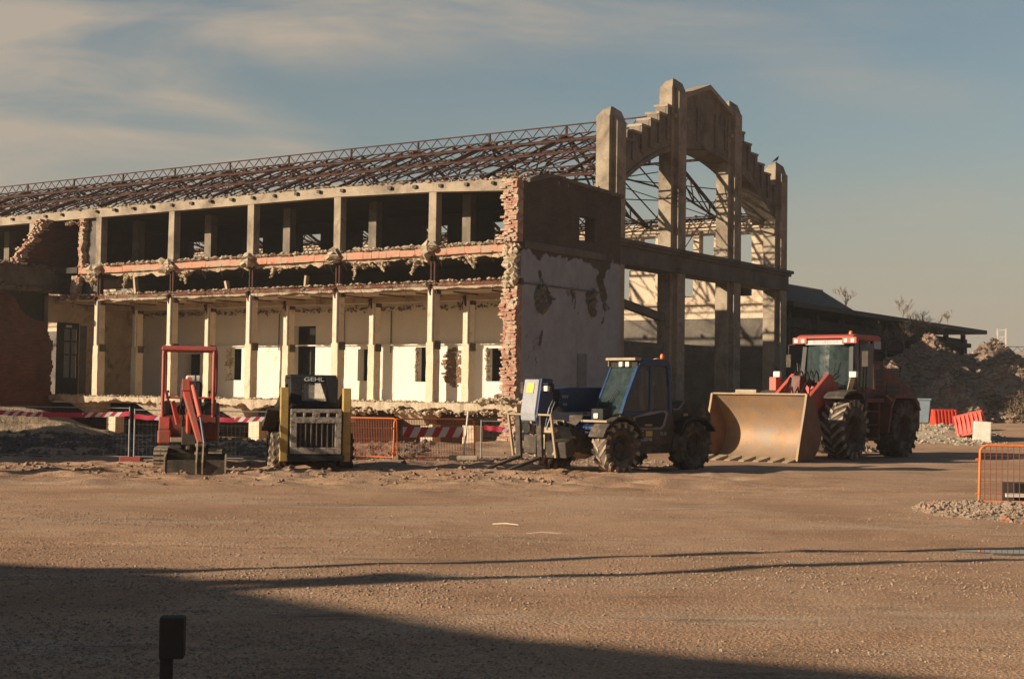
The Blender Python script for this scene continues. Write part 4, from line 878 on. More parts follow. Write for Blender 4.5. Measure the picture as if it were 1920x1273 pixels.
b = MB(); b.box(3.98 + BS, 4.12 + BS, -W, W, 1.80, 1.84); b.prism([(3.9 + BS, 1.80), (4.08 + BS, 1.845), (4.06 + BS, 1.93), (3.9 + BS, 1.86)], -.75, -.1, 'y'); b.build('bucket_lip', M['tanm'], bk)
for k in range(7):
    b = MB(); yy = -W + .02 + k*(2*W - .30)/6; b.hexa([(4.45 + BS, yy, .03), (4.98 + BS, yy + .04, .012), (4.98 + BS, yy + .22, .012), (4.45 + BS, yy + .28, .03), (4.45 + BS, yy, .15), (4.98 + BS, yy + .04, .035), (4.98 + BS, yy + .22, .035), (4.45 + BS, yy + .28, .15)])
    b_ = b.build('bucket_tooth', M['tanm'], bk, bevel=.008)
# arms
for s in (1, -1):
    b = MB(); b.prism([(1.35, 2.35), (1.65, 2.42), (2.7, 1.78), (3.80, .62), (3.70, .35), (3.4, .40), (2.4, 1.30), (1.3, 1.95)], s*.55 - .06, s*.55 + .06, 'y'); b.build('lift_arm', M['pinkred'] if s < 0 else M['red'], wl, bevel=.015)
b = MB(); b.prism([(2.0, 1.5), (2.25, 2.35), (2.45, 2.35), (2.6, 1.3), (2.3, 1.1)], -.14, .14, 'y'); b.build('bell_crank', M['dred'], wl, bevel=.02)
b = MB(); b.tube([(1.2, 0, 2.1), (2.3, 0, 2.25)], .08); b.tube([(2.4, 0, 1.4), (3.4, 0, 1.15)], .05); b.tube([(1.4, .3, 1.1), (2.4, .42, 1.25)], .07); b.tube([(1.4, -.3, 1.1), (2.4, -.42, 1.25)], .07); b.build('hydraulic_ram', M['dirtm'], wl, smooth=True)
b = MB()
for k in range(5):
    y0 = -.4 + k*.16; b.tube([(1.55, y0, 2.15), (1.7, y0 + .03, 2.45), (1.85, y0 + .05, 2.5), (2.0, y0 + .06, 2.25), (2.1, y0, 2.0)], .022, 6)
b.build('hydraulic_hose', M['black'], wl)
box_part('front_frame', M['red'], wl, [(.9, 2.1, -.42, .42, .7, 1.6), (1.1, 1.5, -.62, .62, 1.5, 2.2)], .03)
box_part('front_tower', M['pinkred'], wl, [(1.45, 1.75, -1.28, -1.05, 1.62, 2.32), (1.2, 1.6, -1.1, -.6, 1.5, 1.62)], .02)
box_part('axle', M['dirtm'], wl, [(1.3, 1.8, -.8, .8, .65, 1.05), (-1.9, -1.4, -.8, .8, .65, 1.05)], .04)
box_part('rear_frame', M['dred'], wl, [(-3.2, .6, -.62, .62, .75, 1.5), (.4, 1.0, -.25, .25, .8, 1.2)], .03)
for s in (1, -1):
    b = MB(); pts = [(1.0, 1.72), (1.15, 1.85), (1.5, 1.92), (2.0, 1.86), (2.25, 1.72)]
    for p, q in zip(pts, pts[1:]): b.hexa([(p[0], s*.72, p[1]), (q[0], s*.72, q[1]), (q[0], s*1.38, q[1]), (p[0], s*1.38, p[1]), (p[0], s*.72, p[1] + .05), (q[0], s*.72, q[1] + .05), (q[0], s*1.38, q[1] + .05), (p[0], s*1.38, p[1] + .05)])
    b.box(.80, 1.0, s*1.05 - .33, s*1.05 + .33, 1.35, 1.74); b.build('front_mudguard', M['dirtm'], wl)
    b = MB(); b.box(1.32, 1.44, s*1.22 - .11, s*1.22 + .11, 2.32, 2.49); b.build('headlight', M['lamp'], wl, bevel=.02)
    b = MB(); b.beam((1.15, s*.95, 1.85), (1.35, s*1.18, 2.32), .14, .05); b.build('headlight_bracket', M['tanm'] if s > 0 else M['red'], wl)
    pris('rear_mudguard', M['dred'], wl, [(-.5, .75), (-.72, 1.5), (-1.0, 1.85), (-2.4, 1.85), (-2.75, 1.4), (-2.6, 1.4), (-2.3, 1.76), (-1.05, 1.76), (-.8, 1.45), (-.6, .75)], s*.7, s*1.36, .01)
# cab
cx0, cx1, cw = -.72, .68, .82
b = MB()
for s in (1, -1):
    for x, x2 in ((cx1, cx1 - .18), (cx0, cx0)): b.beam((x, s*(cw - (.05 if x > 0 else 0)), 1.95), (x2 + .02, s*(cw - .08), 3.42), .09, .09)
    b.beam((.25, s*cw, 1.95), (.22, s*(cw - .07), 3.42), .06, .06)
b.box(cx0, cx1, -cw, cw, 1.5, 2.02); b.build('cab_frame', M['dred'], wl, bevel=.015)
b = MB(); b.prism([(-.9, 3.42), (.70, 3.42), (.82, 3.47), (.80, 3.53), (.62, 3.58), (-.8, 3.58), (-.95, 3.52)], -.92, .92, 'y'); b.build('cab_roof', M['red'], wl, bevel=.03)
b = MB(); n = 10   # bowed windscreen
for k in range(n):
    y0, y1 = -.76 + 1.52*k/n, -.76 + 1.52*(k + 1)/n; f = lambda y, t: (.88 - .10*t) - .30*(y/.78)**2
    b.hexa([(f(y0, 0), y0, 2.02), (f(y0, 0) + .01, y0, 2.02), (f(y1, 0) + .01, y1, 2.02), (f(y1, 0), y1, 2.02), (f(y0, 1), y0, 3.28), (f(y0, 1) + .01, y0, 3.28), (f(y1, 1) + .01, y1, 3.28), (f(y1, 1), y1, 3.28)])
b.build('windscreen', M['winglass'], wl, smooth=True)
b = MB(); b.prism([(.70, 3.28), (.80, 3.28), (.79, 3.41), (.70, 3.41)], -.62, .62, 'y'); vis = b.build('sun_visor', M['steel'], wl)
text('lettering', 'FIAT-HITACHI', .13, M['lettering'], vis, Matrix.Translation((.80, 0, 3.345)) @ Matrix.Rotation(R(90), 4, 'Z') @ Matrix.Rotation(R(90), 4, 'X'), .004)
for s in (1, -1):
    for xa, xb in ((cx0 + .1, .18), (.28, cx1 - .14)): b = MB(); b.box(xa, xb, s*cw - .01, s*cw, 2.05, 3.35); b.build('side_window', M['darkglass'], wl)
box_part('rear_window', M['darkglass'], wl, [(cx0, cx0 + .01, -.65, .65, 2.05, 3.35)], 0)
for s in (1, -1):
    b = MB(); b.box(.70, .84, s*.80 - .24, s*.80 + .24, 3.30, 3.50); lp = b.build('light_cluster', M['red'], wl, bevel=.03)
    for q in (-.1, .1): b = MB(); b.box(.841, .855, s*.80 + q*1.1 - .055, s*.80 + q*1.1 + .055, 3.34, 3.45); b.build('lens', M['lamp'], lp)
b = MB(); b.lathe([(.001, .14), (.04, .13), (.06, .08), (.06, 0), (.001, 0)], (.0, .42, 3.58), 'z', 16); b.build('beacon', M['amber'], wl, smooth=True)
b = MB(); b.tube([(.8, -.95, 3.30), (.85, -1.15, 3.28), (.85, -1.15, 3.0)], .018, 6); b.box(.82, .85, -1.24, -1.08, 2.62, 3.0); b.tube([(.5, .92, 3.30), (.45, 1.1, 3.28)], .018, 6); b.box(.42, .45, 1.0, 1.2, 2.65, 3.1); b.build('mirror', M['dirtm'], wl, bevel=.01)
box_part('seat', M['seat'], wl, [(-.45, .05, -.25, .25, 2.1, 2.25), (-.55, -.4, -.25, .25, 2.2, 2.95)], .04)
b = MB(); b.tube([(.45, 0, 2.0), (.35, 0, 2.5)], .04, 8); b.lathe([(.17, 0), (.2, .02), (.17, .04)], (.33, 0, 2.5), 'z', 18); b.build('steering_wheel', M['black'], wl)
b = MB(); b.tube([(.92, -.1, 2.1), (.90, .35, 2.5), (.86, .40, 2.8)], .012, 6); b.tube([(.93, .1, 2.08), (.90, .4, 2.45)], .012, 6); b.build('wiper', M['black'], wl)
# hood, steps, exhaust
pris('engine_hood', M['dred'], wl, [(-.75, 1.4), (-.75, 2.75), (-1.2, 2.82), (-2.6, 2.45), (-3.3, 2.1), (-3.45, 1.3)], -.62, .72, .05)
box_part('hood_louvre', M['black'], wl, [(-1.5, -.75, .721, .735, 2.05, 2.6), (-2.6, -1.7, .721, .735, 1.75, 2.2)], 0)
b = MB(); b.tube([(-1.0, .2, 2.75), (-1.0, .2, 3.15), (-.9, .2, 3.3)], [.07, .07, .08], 12); b.build('exhaust', M['tanm'], wl, smooth=True)
b = MB(); b.tube([(-.8, .3, 3.1), (-.2, .1, 3.45)], .02, 6); b.build('antenna_rod', M['tanm'], wl)
for pts in ([(-1.4, .72, 2.6), (-1.4, .74, 2.95), (-2.6, .74, 2.7), (-2.6, .72, 2.4)], [(.3, .95, 1.75), (.3, 1.0, 2.7), (.15, 1.0, 2.75), (.1, .95, 1.75)], [(.7, -.85, 1.75), (.7, -.95, 2.75), (.55, -.95, 2.75), (.55, -.85, 1.75)]): b = MB(); b.tube(pts, .018, 6); b.build('handrail', M['dirtm'], wl)
for z in (.55, .95, 1.35): box_part('step', M['dirtm'], wl, [(-.35, .45, .80, 1.18, z, z + .05)], .005)
box_part('platform', M['dred'], wl, [(-.7, .75, .62, 1.15, 1.62, 1.74), (-.45, -.35, .65, 1.15, .5, 1.62), (.42, .50, .65, 1.15, .5, 1.62)], .015)
b = MB()
for k in range(4): b.tube([(1.9, -.3 + .2*k, 2.05), (2.25, -.3 + .2*k, 2.3), (2.6, -.28 + .18*k, 1.9), (2.9, -.25 + .16*k, 1.5)], .02, 6)
b.build('arm_hose', M['black'], wl)
b = MB(); b.beam((.72, -.80, 1.98), (.56, -.74, 3.42), .13, .05); b.beam((.72, .80, 1.98), (.56, .74, 3.42), .13, .05); b.build('cab_pillar_cover', M['black'], wl)
for z in (1.85, 2.0, 2.15, 2.3): box_part('hood_rib', M['dred'], wl, [(-2.9, -1.0, .722, .745, z, z + .03)], 0)
box_part('fuel_box', M['dirtm'], wl, [(-1.0, -.72, .66, 1.1, .75, 1.3)], .03)
box_part('counterweight', M['dred'], wl, [(-3.7, -3.1, -.9, .9, .8, 1.7)], .08)

# ------------------------------------------------------------------ skid steer loader (rear towards the camera)
sk = empty('skid_steer_loader', (-4.42, 31.9, 0), R(104)); tag(sk, 'compact black and yellow skid steer loader seen from behind, grey rear door spattered with mud', 'skid steer loader')
for x in (.55, -.5):
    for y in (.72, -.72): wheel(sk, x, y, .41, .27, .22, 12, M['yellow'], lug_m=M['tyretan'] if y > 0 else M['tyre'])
box_part('chassis', M['black'], sk, [(-1.05, 1.05, -.55, .55, .22, .95)], .03)
pris('rear_body', M['black'], sk, [(-1.2, .3), (-1.2, 1.30), (-.9, 1.36), (-.5, 1.40), (-.3, .5)], -.56, .56, .03)
b = MB(); D = -1.22     # rear door with four oval holes and a louvred opening
ov = [(-.42, -.28), (-.22, -.08), (.08, .22), (.28, .42)]
Y_ = [-.54, -.42, -.28, -.22, -.08, .08, .22, .28, .42, .54]
b.box(D - .06, D, -.54, .54, .38, .52); b.box(D - .06, D, -.54, -.40, .52, 1.03); b.box(D - .06, D, .40, .54, .52, 1.03); b.box(D - .06, D, -.54, .54, 1.03, 1.16); b.box(D - .06, D, -.54, .54, 1.25, 1.33)
for a, c_ in zip(Y_, Y_[1:]):
    if (a, c_) not in ov: b.box(D - .06, D, a, c_, 1.16, 1.25)
door = b.build('rear_door', M['greypanel'], sk, bevel=.012)
box_part('door_back', M['black'], door, [(D + .002, D + .02, -.53, .53, .4, 1.3)], 0)
for k in range(7): b = MB(); y0 = -.36 + k*.115; b.rbox((D - .02, y0, .775), (.05, .035, .5), (0, 0, .5)); b.build('louvre', M['dirtm'], door)
box_part('bumper', M['black'], sk, [(-1.32, -1.1, -.60, .60, .24, .36)], .02)
# cab
b = MB(); rw = .50; z0, z1 = 1.34, 2.04
prs = [(-.62, 1.3), (-.78, 1.38), (-.62, 1.96), (-.50, 2.04), (.55, 2.04), (.68, 1.92), (.72, 1.3)]
def skr(y0, y1, zz0, zz1, hole=False): pass
b.prism([(-.95, 1.36), (-.66, 2.0), (-.56, 2.05), (-.52, 2.0), (-.80, 1.36)], .27, rw, 'y'); b.prism([(-.95, 1.36), (-.66, 2.0), (-.56, 2.05), (-.52, 2.0), (-.80, 1.36)], -rw, -.27, 'y')
b.prism([(-.95, 1.36), (-.885, 1.50), (-.74, 1.50), (-.80, 1.36)], -.27, .27, 'y'); b.prism([(-.71, 1.88), (-.66, 2.0), (-.56, 2.05), (-.52, 2.0), (-.57, 1.88)], -.27, .27, 'y')
b.prism([(-.565, 2.0), (-.55, 2.06), (.6, 2.06), (.72, 1.96), (.7, 1.90), (.55, 1.98)], -rw, rw, 'y')
for s in (1, -1): b.beam((.66, s*(rw - .04), 1.0), (.66, s*(rw - .04), 1.98), .07); b.prism([(-.6, 1.3), (-.6, 1.98), (.62, 1.98), (.62, 1.86), (-.2, 1.84), (-.3, 1.4), (.62, 1.36), (.62, 1.3)], s*rw - .03, s*rw, 'y')
b.hexa([(-.90, -.27, 1.50), (-.84, -.27, 1.50), (-.84, -.25, 1.50), (-.90, -.25, 1.50), (-.72, -.27, 1.88), (-.66, -.27, 1.88), (-.66, -.14, 1.88), (-.72, -.14, 1.88)])
cabo = b.build('cab', M['black'], sk, bevel=.05)
box_part('seat', M['seat'], sk, [(-.35, .05, -.25, .25, 1.0, 1.15), (-.45, -.3, -.25, .25, 1.1, 1.55)], .04)
b = MB(); b.hexa([(-.84, -.27, 1.50), (-.83, -.27, 1.50), (-.83, .27, 1.50), (-.84, .27, 1.50), (-.665, -.27, 1.88), (-.655, -.27, 1.88), (-.655, .27, 1.88), (-.665, .27, 1.88)]); b.build('rear_window', glass('dusty_rear_window', (.34, .30, .24), .30, .3), sk)
text('lettering', 'GEHL', .13, M['lettering'], cabo, Matrix.Translation((-.69, 0, 1.955)) @ Matrix.Rotation(R(-90), 4, 'Z') @ Matrix.Rotation(R(66), 4, 'X') @ Matrix.Diagonal((1.35, 1, 1, 1)), .012)
for s in (1, -1):
    b = MB(); yy = s*.66; b.prism([(-1.18, .22), (-1.0, .22), (-.98, 1.55), (-.98, 1.78), (-1.16, 1.78), (-1.20, 1.5)], yy - .085, yy + .085, 'y'); b.build('loader_upright', M['yellow'], sk, bevel=.015)
    b = MB(); b.prism([(-1.1, 1.55), (-1.0, 1.75), (.9, 1.30), (1.35, .55), (1.2, .45), (.75, 1.1)], yy - .06, yy + .06, 'y'); b.build('loader_arm', M['black'], sk, bevel=.02)
    b = MB(); b.tube([(-.6, yy, 1.0), (.6, yy, 1.15)], .05, 10); b.build('lift_ram', M['dirtm'], sk)
pris('attachment', M['dirtm'], sk, [(1.2, .05), (1.9, .03), (1.9, .07), (1.45, .2), (1.3, .6), (1.2, .6)], -.8, .8, .01)
b = MB(); b.beam((-.3, .80, 1.30), (.6, .86, .85), .3, .08); b.build('side_guard', M['dirtm'], sk)

# ------------------------------------------------------------------ mini excavator
ex = empty('mini_excavator', (-7.14, 32.3, 0), R(-80)); tag(ex, 'small red tracked excavator with open canopy frame, its wide bucket resting in front', 'mini excavator')
for s in (1, -1):
    b = MB(); y0, y1 = s*.58 - .15, s*.58 + .15; pr = []
    for k in range(9): t = R(90 + 22.5*k); pr.append((-.62 + .20*math.cos(t), .21 + .20*math.sin(t)))
    for k in range(9): t = R(-90 + 22.5*k); pr.append((.62 + .20*math.cos(t), .21 + .20*math.sin(t)))
    b.prism(pr, y0, y1, 'y'); tr = b.build('track', M['tyre'], ex, bevel=.01)
    b = MB(); n = 36; per = 2*1.24 + 2*math.pi*.2
    for k in range(n):
        d_ = per*k/n
        if d_ < 1.24: p = (-.62 + d_, .41); t = 0
        elif d_ < 1.24 + math.pi*.2: a = (d_ - 1.24)/.2; p = (.62 + .2*math.sin(a), .21 + .2*math.cos(a)); t = a
        elif d_ < 2.48 + math.pi*.2: p = (.62 - (d_ - 1.24 - math.pi*.2), .01); t = math.pi
        else: a = (d_ - 2.48 - math.pi*.2)/.2; p = (-.62 - .2*math.sin(a), .21 - .2*math.cos(a)); t = math.pi + a
        for q in (-1, 1): b.rbox((p[0], s*.58 + q*.075, p[1]), (.055, .14, .045), (0, t, 0))
    b.build('track_lug', M['tyretan'], tr)
    b = MB()
    for k in range(4): b.lathe([(.001, s*.152), (.10, s*.152), (.10, s*.1), (.001, s*.1)], (-.45 + .3*k, s*.58, .16), 'y', 14)
    b.build('track_roller', M['dirtm'], tr)
box_part('undercarriage', M['dirtm'], ex, [(-.5, .5, -.45, .45, .2, .45), (-.2, .2, -.2, .2, .45, .58)], .02)
b = MB(); b.box(.90, .94, -.42, .42, .05, .30); b.beam((.4, .3, .25), (.95, .3, .2), .08); b.beam((.4, -.3, .25), (.95, -.3, .2), .08); b.build('dozer_blade', M['dirtm'], ex)
pris('house', M['dred'], ex, [(.62, .58), (.66, .85), (.58, 1.15), (.1, 1.2), (-.4, 1.42), (-.85, 1.35), (-1.0, .9), (-.85, .58)], -.62, .62, .05)
pris('front_panel', M['red'], ex, [(.64, .62), (.70, .85), (.6, 1.10), (.56, 1.10), (.56, .62)], -.64, -.40, .02)
b = MB(); b.box(.60, .72, -.66, -.36, .52, .82); b.build('front_corner', M['red'], ex, bevel=.04)
box_part('side_light', M['tanm'], ex, [(.70, .76, -.38, -.12, .56, .66)], .01)
b = MB(); b.box(-.12, .4, -.27, .27, 1.20, 1.36); b.build('seat', M['seat'], ex, bevel=.05)
b = MB(); b.prism([(-.10, 1.3), (-.22, 1.85), (-.12, 1.9), (.02, 1.35)], -.24, .24, 'y'); b.build('seat_back', M['seat'], ex, bevel=.06)
b = MB(); b.box(-.24, -.08, -.12, .22, 1.88, 2.02); b.build('headrest_cover', M['offw'], ex, bevel=.04)
for yy in (-.48, .42): b = MB(); b.box(.05, .35, yy - .06, yy + .06, 1.15, 1.45); b.tube([(.25, yy, 1.4), (.3, yy, 1.65)], .014, 6); b.lathe([(.001, .06), (.03, .04), (.03, 0), (.001, 0)], (.3, yy, 1.63), 'z', 8); b.build('control_console', M['black'], ex, bevel=.01)
b = MB(); b.tube([(.5, .1, 1.15), (.5, .08, 1.6)], .014, 6); b.tube([(.5, -.15, 1.15), (.5, -.14, 1.58)], .014, 6); b.build('control_lever', M['black'], ex)
# canopy frame
for s in (-1, 1):
    b = MB(); y0 = s*.54 - .03; b.tube([(.55, y0, .95), (.58, y0, 1.5), (.56, y0, 2.45), (.48, y0, 2.58), (.30, y0, 2.60), (-.35, y0 + s*.02, 2.60), (-.50, y0 + s*.02, 2.50), (-.55, y0 + s*.02, 2.2), (-.52, y0 + s*.02, 1.65), (-.42, y0 - s*.05, 1.45), (-.40, y0 - s*.08, 1.2)], .038, 10); b.build('canopy_post', M['red'], ex, smooth=True)
b = MB(); b.prism([(.50, 2.54), (.56, 2.56), (.54, 2.62), (.42, 2.66), (-.40, 2.66), (-.55, 2.60), (-.55, 2.54)], -.62, .56, 'y'); b.build('canopy_roof', M['red'], ex, bevel=.02)
b = MB(); b.tube([(.56, -.5, 1.52), (.56, .5, 1.52)], .022, 8); b.build('front_crossbar', M['red'], ex)
b = MB(); b.box(.62, .86, -.14, .18, .5, 1.05); b.tube([(.78, .02, .4), (.78, .02, 1.15)], .07, 10); b.build('swing_bracket', M['dirtm'], ex, bevel=.02)
for k in range(5): b = MB(); y0 = -.22 + .11*k; b.tube([(.5, y0, 1.1), (.62, y0*.8, 1.35 + .04*k), (.85, y0*.5 + .02, 1.38), (1.0, y0*.3 + .02, 1.2), (1.15, .02 + y0*.3, 1.3)], .016, 6); b.build('hydraulic_hose', M['black'], ex)
b = MB(); b.box(-.05, .55, .30, .56, 1.15, 1.5); b.build('control_box', M['black'], ex, bevel=.03); b = MB(); b.box(.1, .5, -.56, -.34, 1.15, 1.42); b.build('control_box', M['black'], ex, bevel=.03)
# boom and stick swung to the machine's left
b = MB(); by = .12
def arm(b, p, q, w0, h0, w1, h1):
    p, q = Vector(p), Vector(q); d = (q - p).normalized(); s_ = Vector((0, 1, 0)); u_ = s_.cross(d).normalized()
    P = []
    for c, w_, h_ in ((p, w0, h0), (q, w1, h1)):
        P += [tuple(c - s_*w_/2 - u_*h_/2), tuple(c + s_*w_/2 - u_*h_/2), tuple(c + s_*w_/2 + u_*h_/2), tuple(c - s_*w_/2 + u_*h_/2)]
    b.hexa(P)
arm(b, (.55, .02, .75), (1.25, .02, 1.42), .14, .22, .13, .26); arm(b, (1.25, .02, 1.42), (2.1, .03, 1.74), .13, .26, .11, .16); b.build('boom', M['red'], ex, bevel=.012)
b = MB(); arm(b, (1.95, -.02, 1.88), (2.1, .0, 1.62), .16, .2, .17, .26); arm(b, (2.1, .0, 1.62), (3.0, .34, .60), .14, .20, .10, .12); b.build('stick', M['red'], ex, bevel=.012)
b = MB(); b.tube([(1.35, .03, 1.64), (2.05, .06, 1.92)], .05, 10); b.tube([(2.22, .14, 1.78), (2.78, .32, 1.15)], .05, 10); b.tube([(.8, .0, .75), (1.35, .02, 1.45)], .055, 10); b.build('hydraulic_ram', M['pinkred'], ex, smooth=True)
b = MB(); b.tube([(2.78, .32, 1.15), (3.12, .42, .62)], .024, 8); b.build('ram_rod', M['chrome'], ex, smooth=True); b = MB(); b.tube([(1.35, .02, 1.45), (1.5, .03, 1.6)], .025, 8); b.build('ram_rod', M['chrome'], ex, smooth=True)
b = MB(); b.tube([(1.2, .12, 1.5), (1.7, .16, 1.85), (2.1, .18, 2.0), (2.35, .2, 1.65), (2.5, .24, 1.4)], .018, 6); b.tube([(.7, -.1, 1.0), (1.0, -.16, 1.4), (1.3, -.08, 1.6)], .018, 6); b.build('hydraulic_hose', M['black'], ex)
b = MB(); b.beam((.85, -.22, .95), (.95, -.34, 1.45), .05, .10); b.build('boom_guard', M['red'], ex, bevel=.01)
b = MB(); BX, BY = 3.25, .26; pf = [(BX + .16, .02), (BX - .06, .0), (BX - .24, .08), (BX - .30, .26), (BX - .22, .40)]
for p, q in zip(pf, pf[1:]): b.hexa([(p[0], BY - .58, p[1]), (p[0], BY + .58, p[1]), (p[0] + .02, BY + .58, p[1] + .02), (p[0] + .02, BY - .58, p[1] + .02), (q[0], BY - .58, q[1]), (q[0], BY + .58, q[1]), (q[0] + .02, BY + .58, q[1] + .02), (q[0] + .02, BY - .58, q[1] + .02)])
b.box(BX + .15, BX + .19, BY - .58, BY + .58, .0, .30)
bko = b.build('bucket', M['dirtm'], ex, bevel=.006)
b = MB()
for s in (-1, 1): b.prism([(BX + .20, .0), (BX - .06, -.01), (BX - .25, .07), (BX - .31, .26), (BX - .23, .42), (BX + .20, .36)], BY + s*.58, BY + s*.61, 'y')
b.build('bucket_side', M['tanm'], bko)
b = MB()
for yy in (.24, .36): b.prism([(BX + .22, .02), (BX - .1, .35), (BX - .28, .62), (BX - .2, .68), (BX + .02, .5), (BX + .26, .25)], yy + .03, yy + .06, 'y')
b.tube([(BX - .2, .24, .58), (BX - .2, .46, .58)], .035, 8); b.tube([(BX - .02, .24, .42), (BX - .02, .46, .42)], .03, 8); b.build('bucket_bracket', M['tanm'], bko)

# ------------------------------------------------------------------ fences, barriers, tape
def at_g(x, y): return (x, y, gh(x, y))
def fence_panel(p, q, h, m, label, group, tubes=.02, wires=.10, zb_=.12, name='wire_fence', cat='fence'):
    L_ = math.hypot(q[0] - p[0], q[1] - p[1]); o = empty(name, (p[0], p[1], gh(p[0], p[1], False)), math.atan2(q[1] - p[1], q[0] - p[0])); tag(o, label, cat, group)
    b = MB(); b.tube([(0, 0, 0), (0, 0, h)], tubes, 8); b.tube([(L_, 0, 0), (L_, 0, h)], tubes, 8); b.tube([(0, 0, h - .03), (L_, 0, h - .03)], tubes*.7, 8); b.tube([(0, 0, zb_), (L_, 0, zb_)], tubes*.7, 8); b.build('frame', m, o, smooth=True)
    b = MB(); x = wires
    while x < L_: b.box(x - .0015, x + .0015, -.0015, .0015, zb_, h - .03); x += wires
    z = zb_ + .25
    while z < h - .1: b.box(0, L_, .0021, .006, z - .002, z + .002); z += .25
    b.build('wire_mesh', M['wire'], o); return o
Yf = 33.9
f1 = fence_panel((-12.3, 34.15), (-8.92, 33.95), 1.28, M['steel'], 'grey wire fence panel left of the fence posts, striped tape below its top rail', 'wire fence panels')
f2 = fence_panel((-8.80, 33.95), (-5.45, 33.75), 1.24, M['steel'], 'grey wire fence panel right of the fence posts, behind the small excavator', 'wire fence panels')
f3 = fence_panel((-15.7, 34.35), (-12.4, 34.15), 1.28, M['steel'], 'grey wire fence panel at the left edge beside the taped fence', 'wire fence panels')
f4 = fence_panel((-.78, 38.45), (2.3, 38.2), 1.05, M['steel'], 'grey wire fence panel behind the forks of the telescopic handler', 'wire fence panels')
b = MB(); b.box(-.26, .26, -.12, .12, 0, .13); o = b.build('block', M['redplas'], None, bevel=.03); o.location = (-8.85, 33.9, gh(-8.85, 33.9)); tag(o, 'dusty red block foot under the paired fence posts', 'fence foot')
o.data.materials[0] = flat('dusty_red_block', (.30, .055, .05), .85)
def tape(p, q, z, label, h=.11):
    L_ = math.hypot(q[0] - p[0], q[1] - p[1]); b = MB(); n = 40
    for i in range(n):
        P = []
        for k in (i, i + 1):
            x = L_*k/n; s_ = -.05*math.sin(math.pi*k/n) + .008*math.sin(k*1.3); w_ = .01*math.sin(k*.9); P.append((x, w_, s_))
        a, c_ = P; b.hexa([(a[0], a[1], a[2]), (c_[0], c_[1], c_[2]), (c_[0], c_[1] + .003, c_[2]), (a[0], a[1] + .003, a[2]), (a[0], a[1] + .01, a[2] + h), (c_[0], c_[1] + .01, c_[2] + h), (c_[0], c_[1] + .013, c_[2] + h), (a[0], a[1] + .013, a[2] + h)])
    o = b.build('barrier_tape', M['tape'], None, recalc=False); o.location = (p[0], p[1], z); o.rotation_euler = (0, 0, math.atan2(q[1] - p[1], q[0] - p[0])); tag(o, label, 'barrier tape', 'red and white barrier tape'); return o
tape((-15.6, 34.25), (-12.4, 34.05), 1.08, 'red and white tape on the leftmost wire fence panel')
tape((-12.4, 34.05), (-8.9, 33.85), 1.06, 'red and white tape left of the paired fence posts')
tape((-8.8, 33.85), (-5.5, 33.65), 1.0, 'red and white tape passing behind the red excavator')
tape((-.7, 38.35), (.9, 38.25), .75, 'short red and white tape behind the lowered forks', .13)
b = MB(); b.box(-.22, .22, -.005, .005, 0, .15); sg = b.build('notice', M['white'], None); sg.location = (-7.95, 33.82, .80); sg.rotation_euler = (0, .06, 0); tag(sg, 'small pale notice hanging on the wire fence left of the excavator', 'sign')
b = MB(); b.tube([(-.08, -.007, .075), (-.03, -.007, .075)], .01, 5); b.box(-.03, .03, -.008, -.0055, .05, .1); b.build('sign_mark', M['redplas'], sg)

def barrier(p, q, h, label, group, lit=False, wires=.045, th_=.02, cross=(.25, .5, .75), feet=True):
    L_ = math.hypot(q[0] - p[0], q[1] - p[1]); o = empty('mesh_barrier', (p[0], p[1], gh(p[0], p[1], False)), math.atan2(q[1] - p[1], q[0] - p[0])); tag(o, label, 'barrier', group)
    b = MB(); pts = [(0, 0, 0), (0.02, 0, h - .14)]
    for k in range(6): t = R(180 - 15*k - 15); pts.append((.14 + .12*math.cos(t), 0, h - .14 + .12*math.sin(t)))
    pts.append((.2, 0, h - .02)); pts.append((L_ - .2, 0, h - .02))
    for k in range(6): t = R(90 - 15*k); pts.append((L_ - .14 + .12*math.cos(t), 0, h - .14 + .12*math.sin(t)))
    pts.append((L_ - .0, 0, 0)); b.tube(pts, th_, 10); b.tube([(.01, 0, .08), (L_ - .01, 0, .08)], th_*.9, 10)
    b.tube([(-.05, 0, h - .25), (0, 0, h - .25)], .018, 6); b.tube([(-.05, 0, .2), (0, 0, .2)], .018, 6); b.build('frame', M['orange'], o, smooth=True)
    b = MB(); x = wires
    while x < L_ - .01: b.box(x - .0055, x + .0055, -.003, .003, .08, h - .03); x += wires
    for t in cross: b.box(.03, L_ - .03, .0031, .007, h*t - .003, h*t + .003)
    b.build('wire_mesh', M['orangem'], o); return o
barrier((-4.75, 37.3), (-2.86, 36.75), 1.08, 'orange mesh barrier next to the skid steer loader, mostly in shade', 'orange mesh barriers')
bb = barrier((-2.95, 36.5), (-.92, 37.6), 1.08, 'orange mesh barrier carrying a red and white striped board', 'orange mesh barriers')
b = MB(); b.box(.25, 1.95, -.03, -.01, .60, .86); sb = b.build('striped_board', M['boardstripe'], None); sb.parent = bb
barrier((7.54, 23.35), (9.95, 23.05), 1.0, 'bright orange mesh barrier standing on pale rubble at the right edge', 'orange mesh barriers', wires=.09, th_=.022, cross=(.2, .4, .6, .82))
# leaning post in a concrete foot
b = MB(); b.box(-.38, .38, -.15, .15, 0, .12); o = b.build('concrete_foot', M['pale'], None, bevel=.03); o.location = (-1.2, 37.3, .0); tag(o, 'pale concrete block lying by the right end of the striped barrier', 'concrete block')
b = MB(); b.tube([(-1.2, 37.3, .1), (-1.1, 37.35, 1.25)], .025, 8); o = b.build('leaning_pole', M['offw'], None, smooth=True); tag(o, 'white leaning pole standing in the concrete block', 'pole')

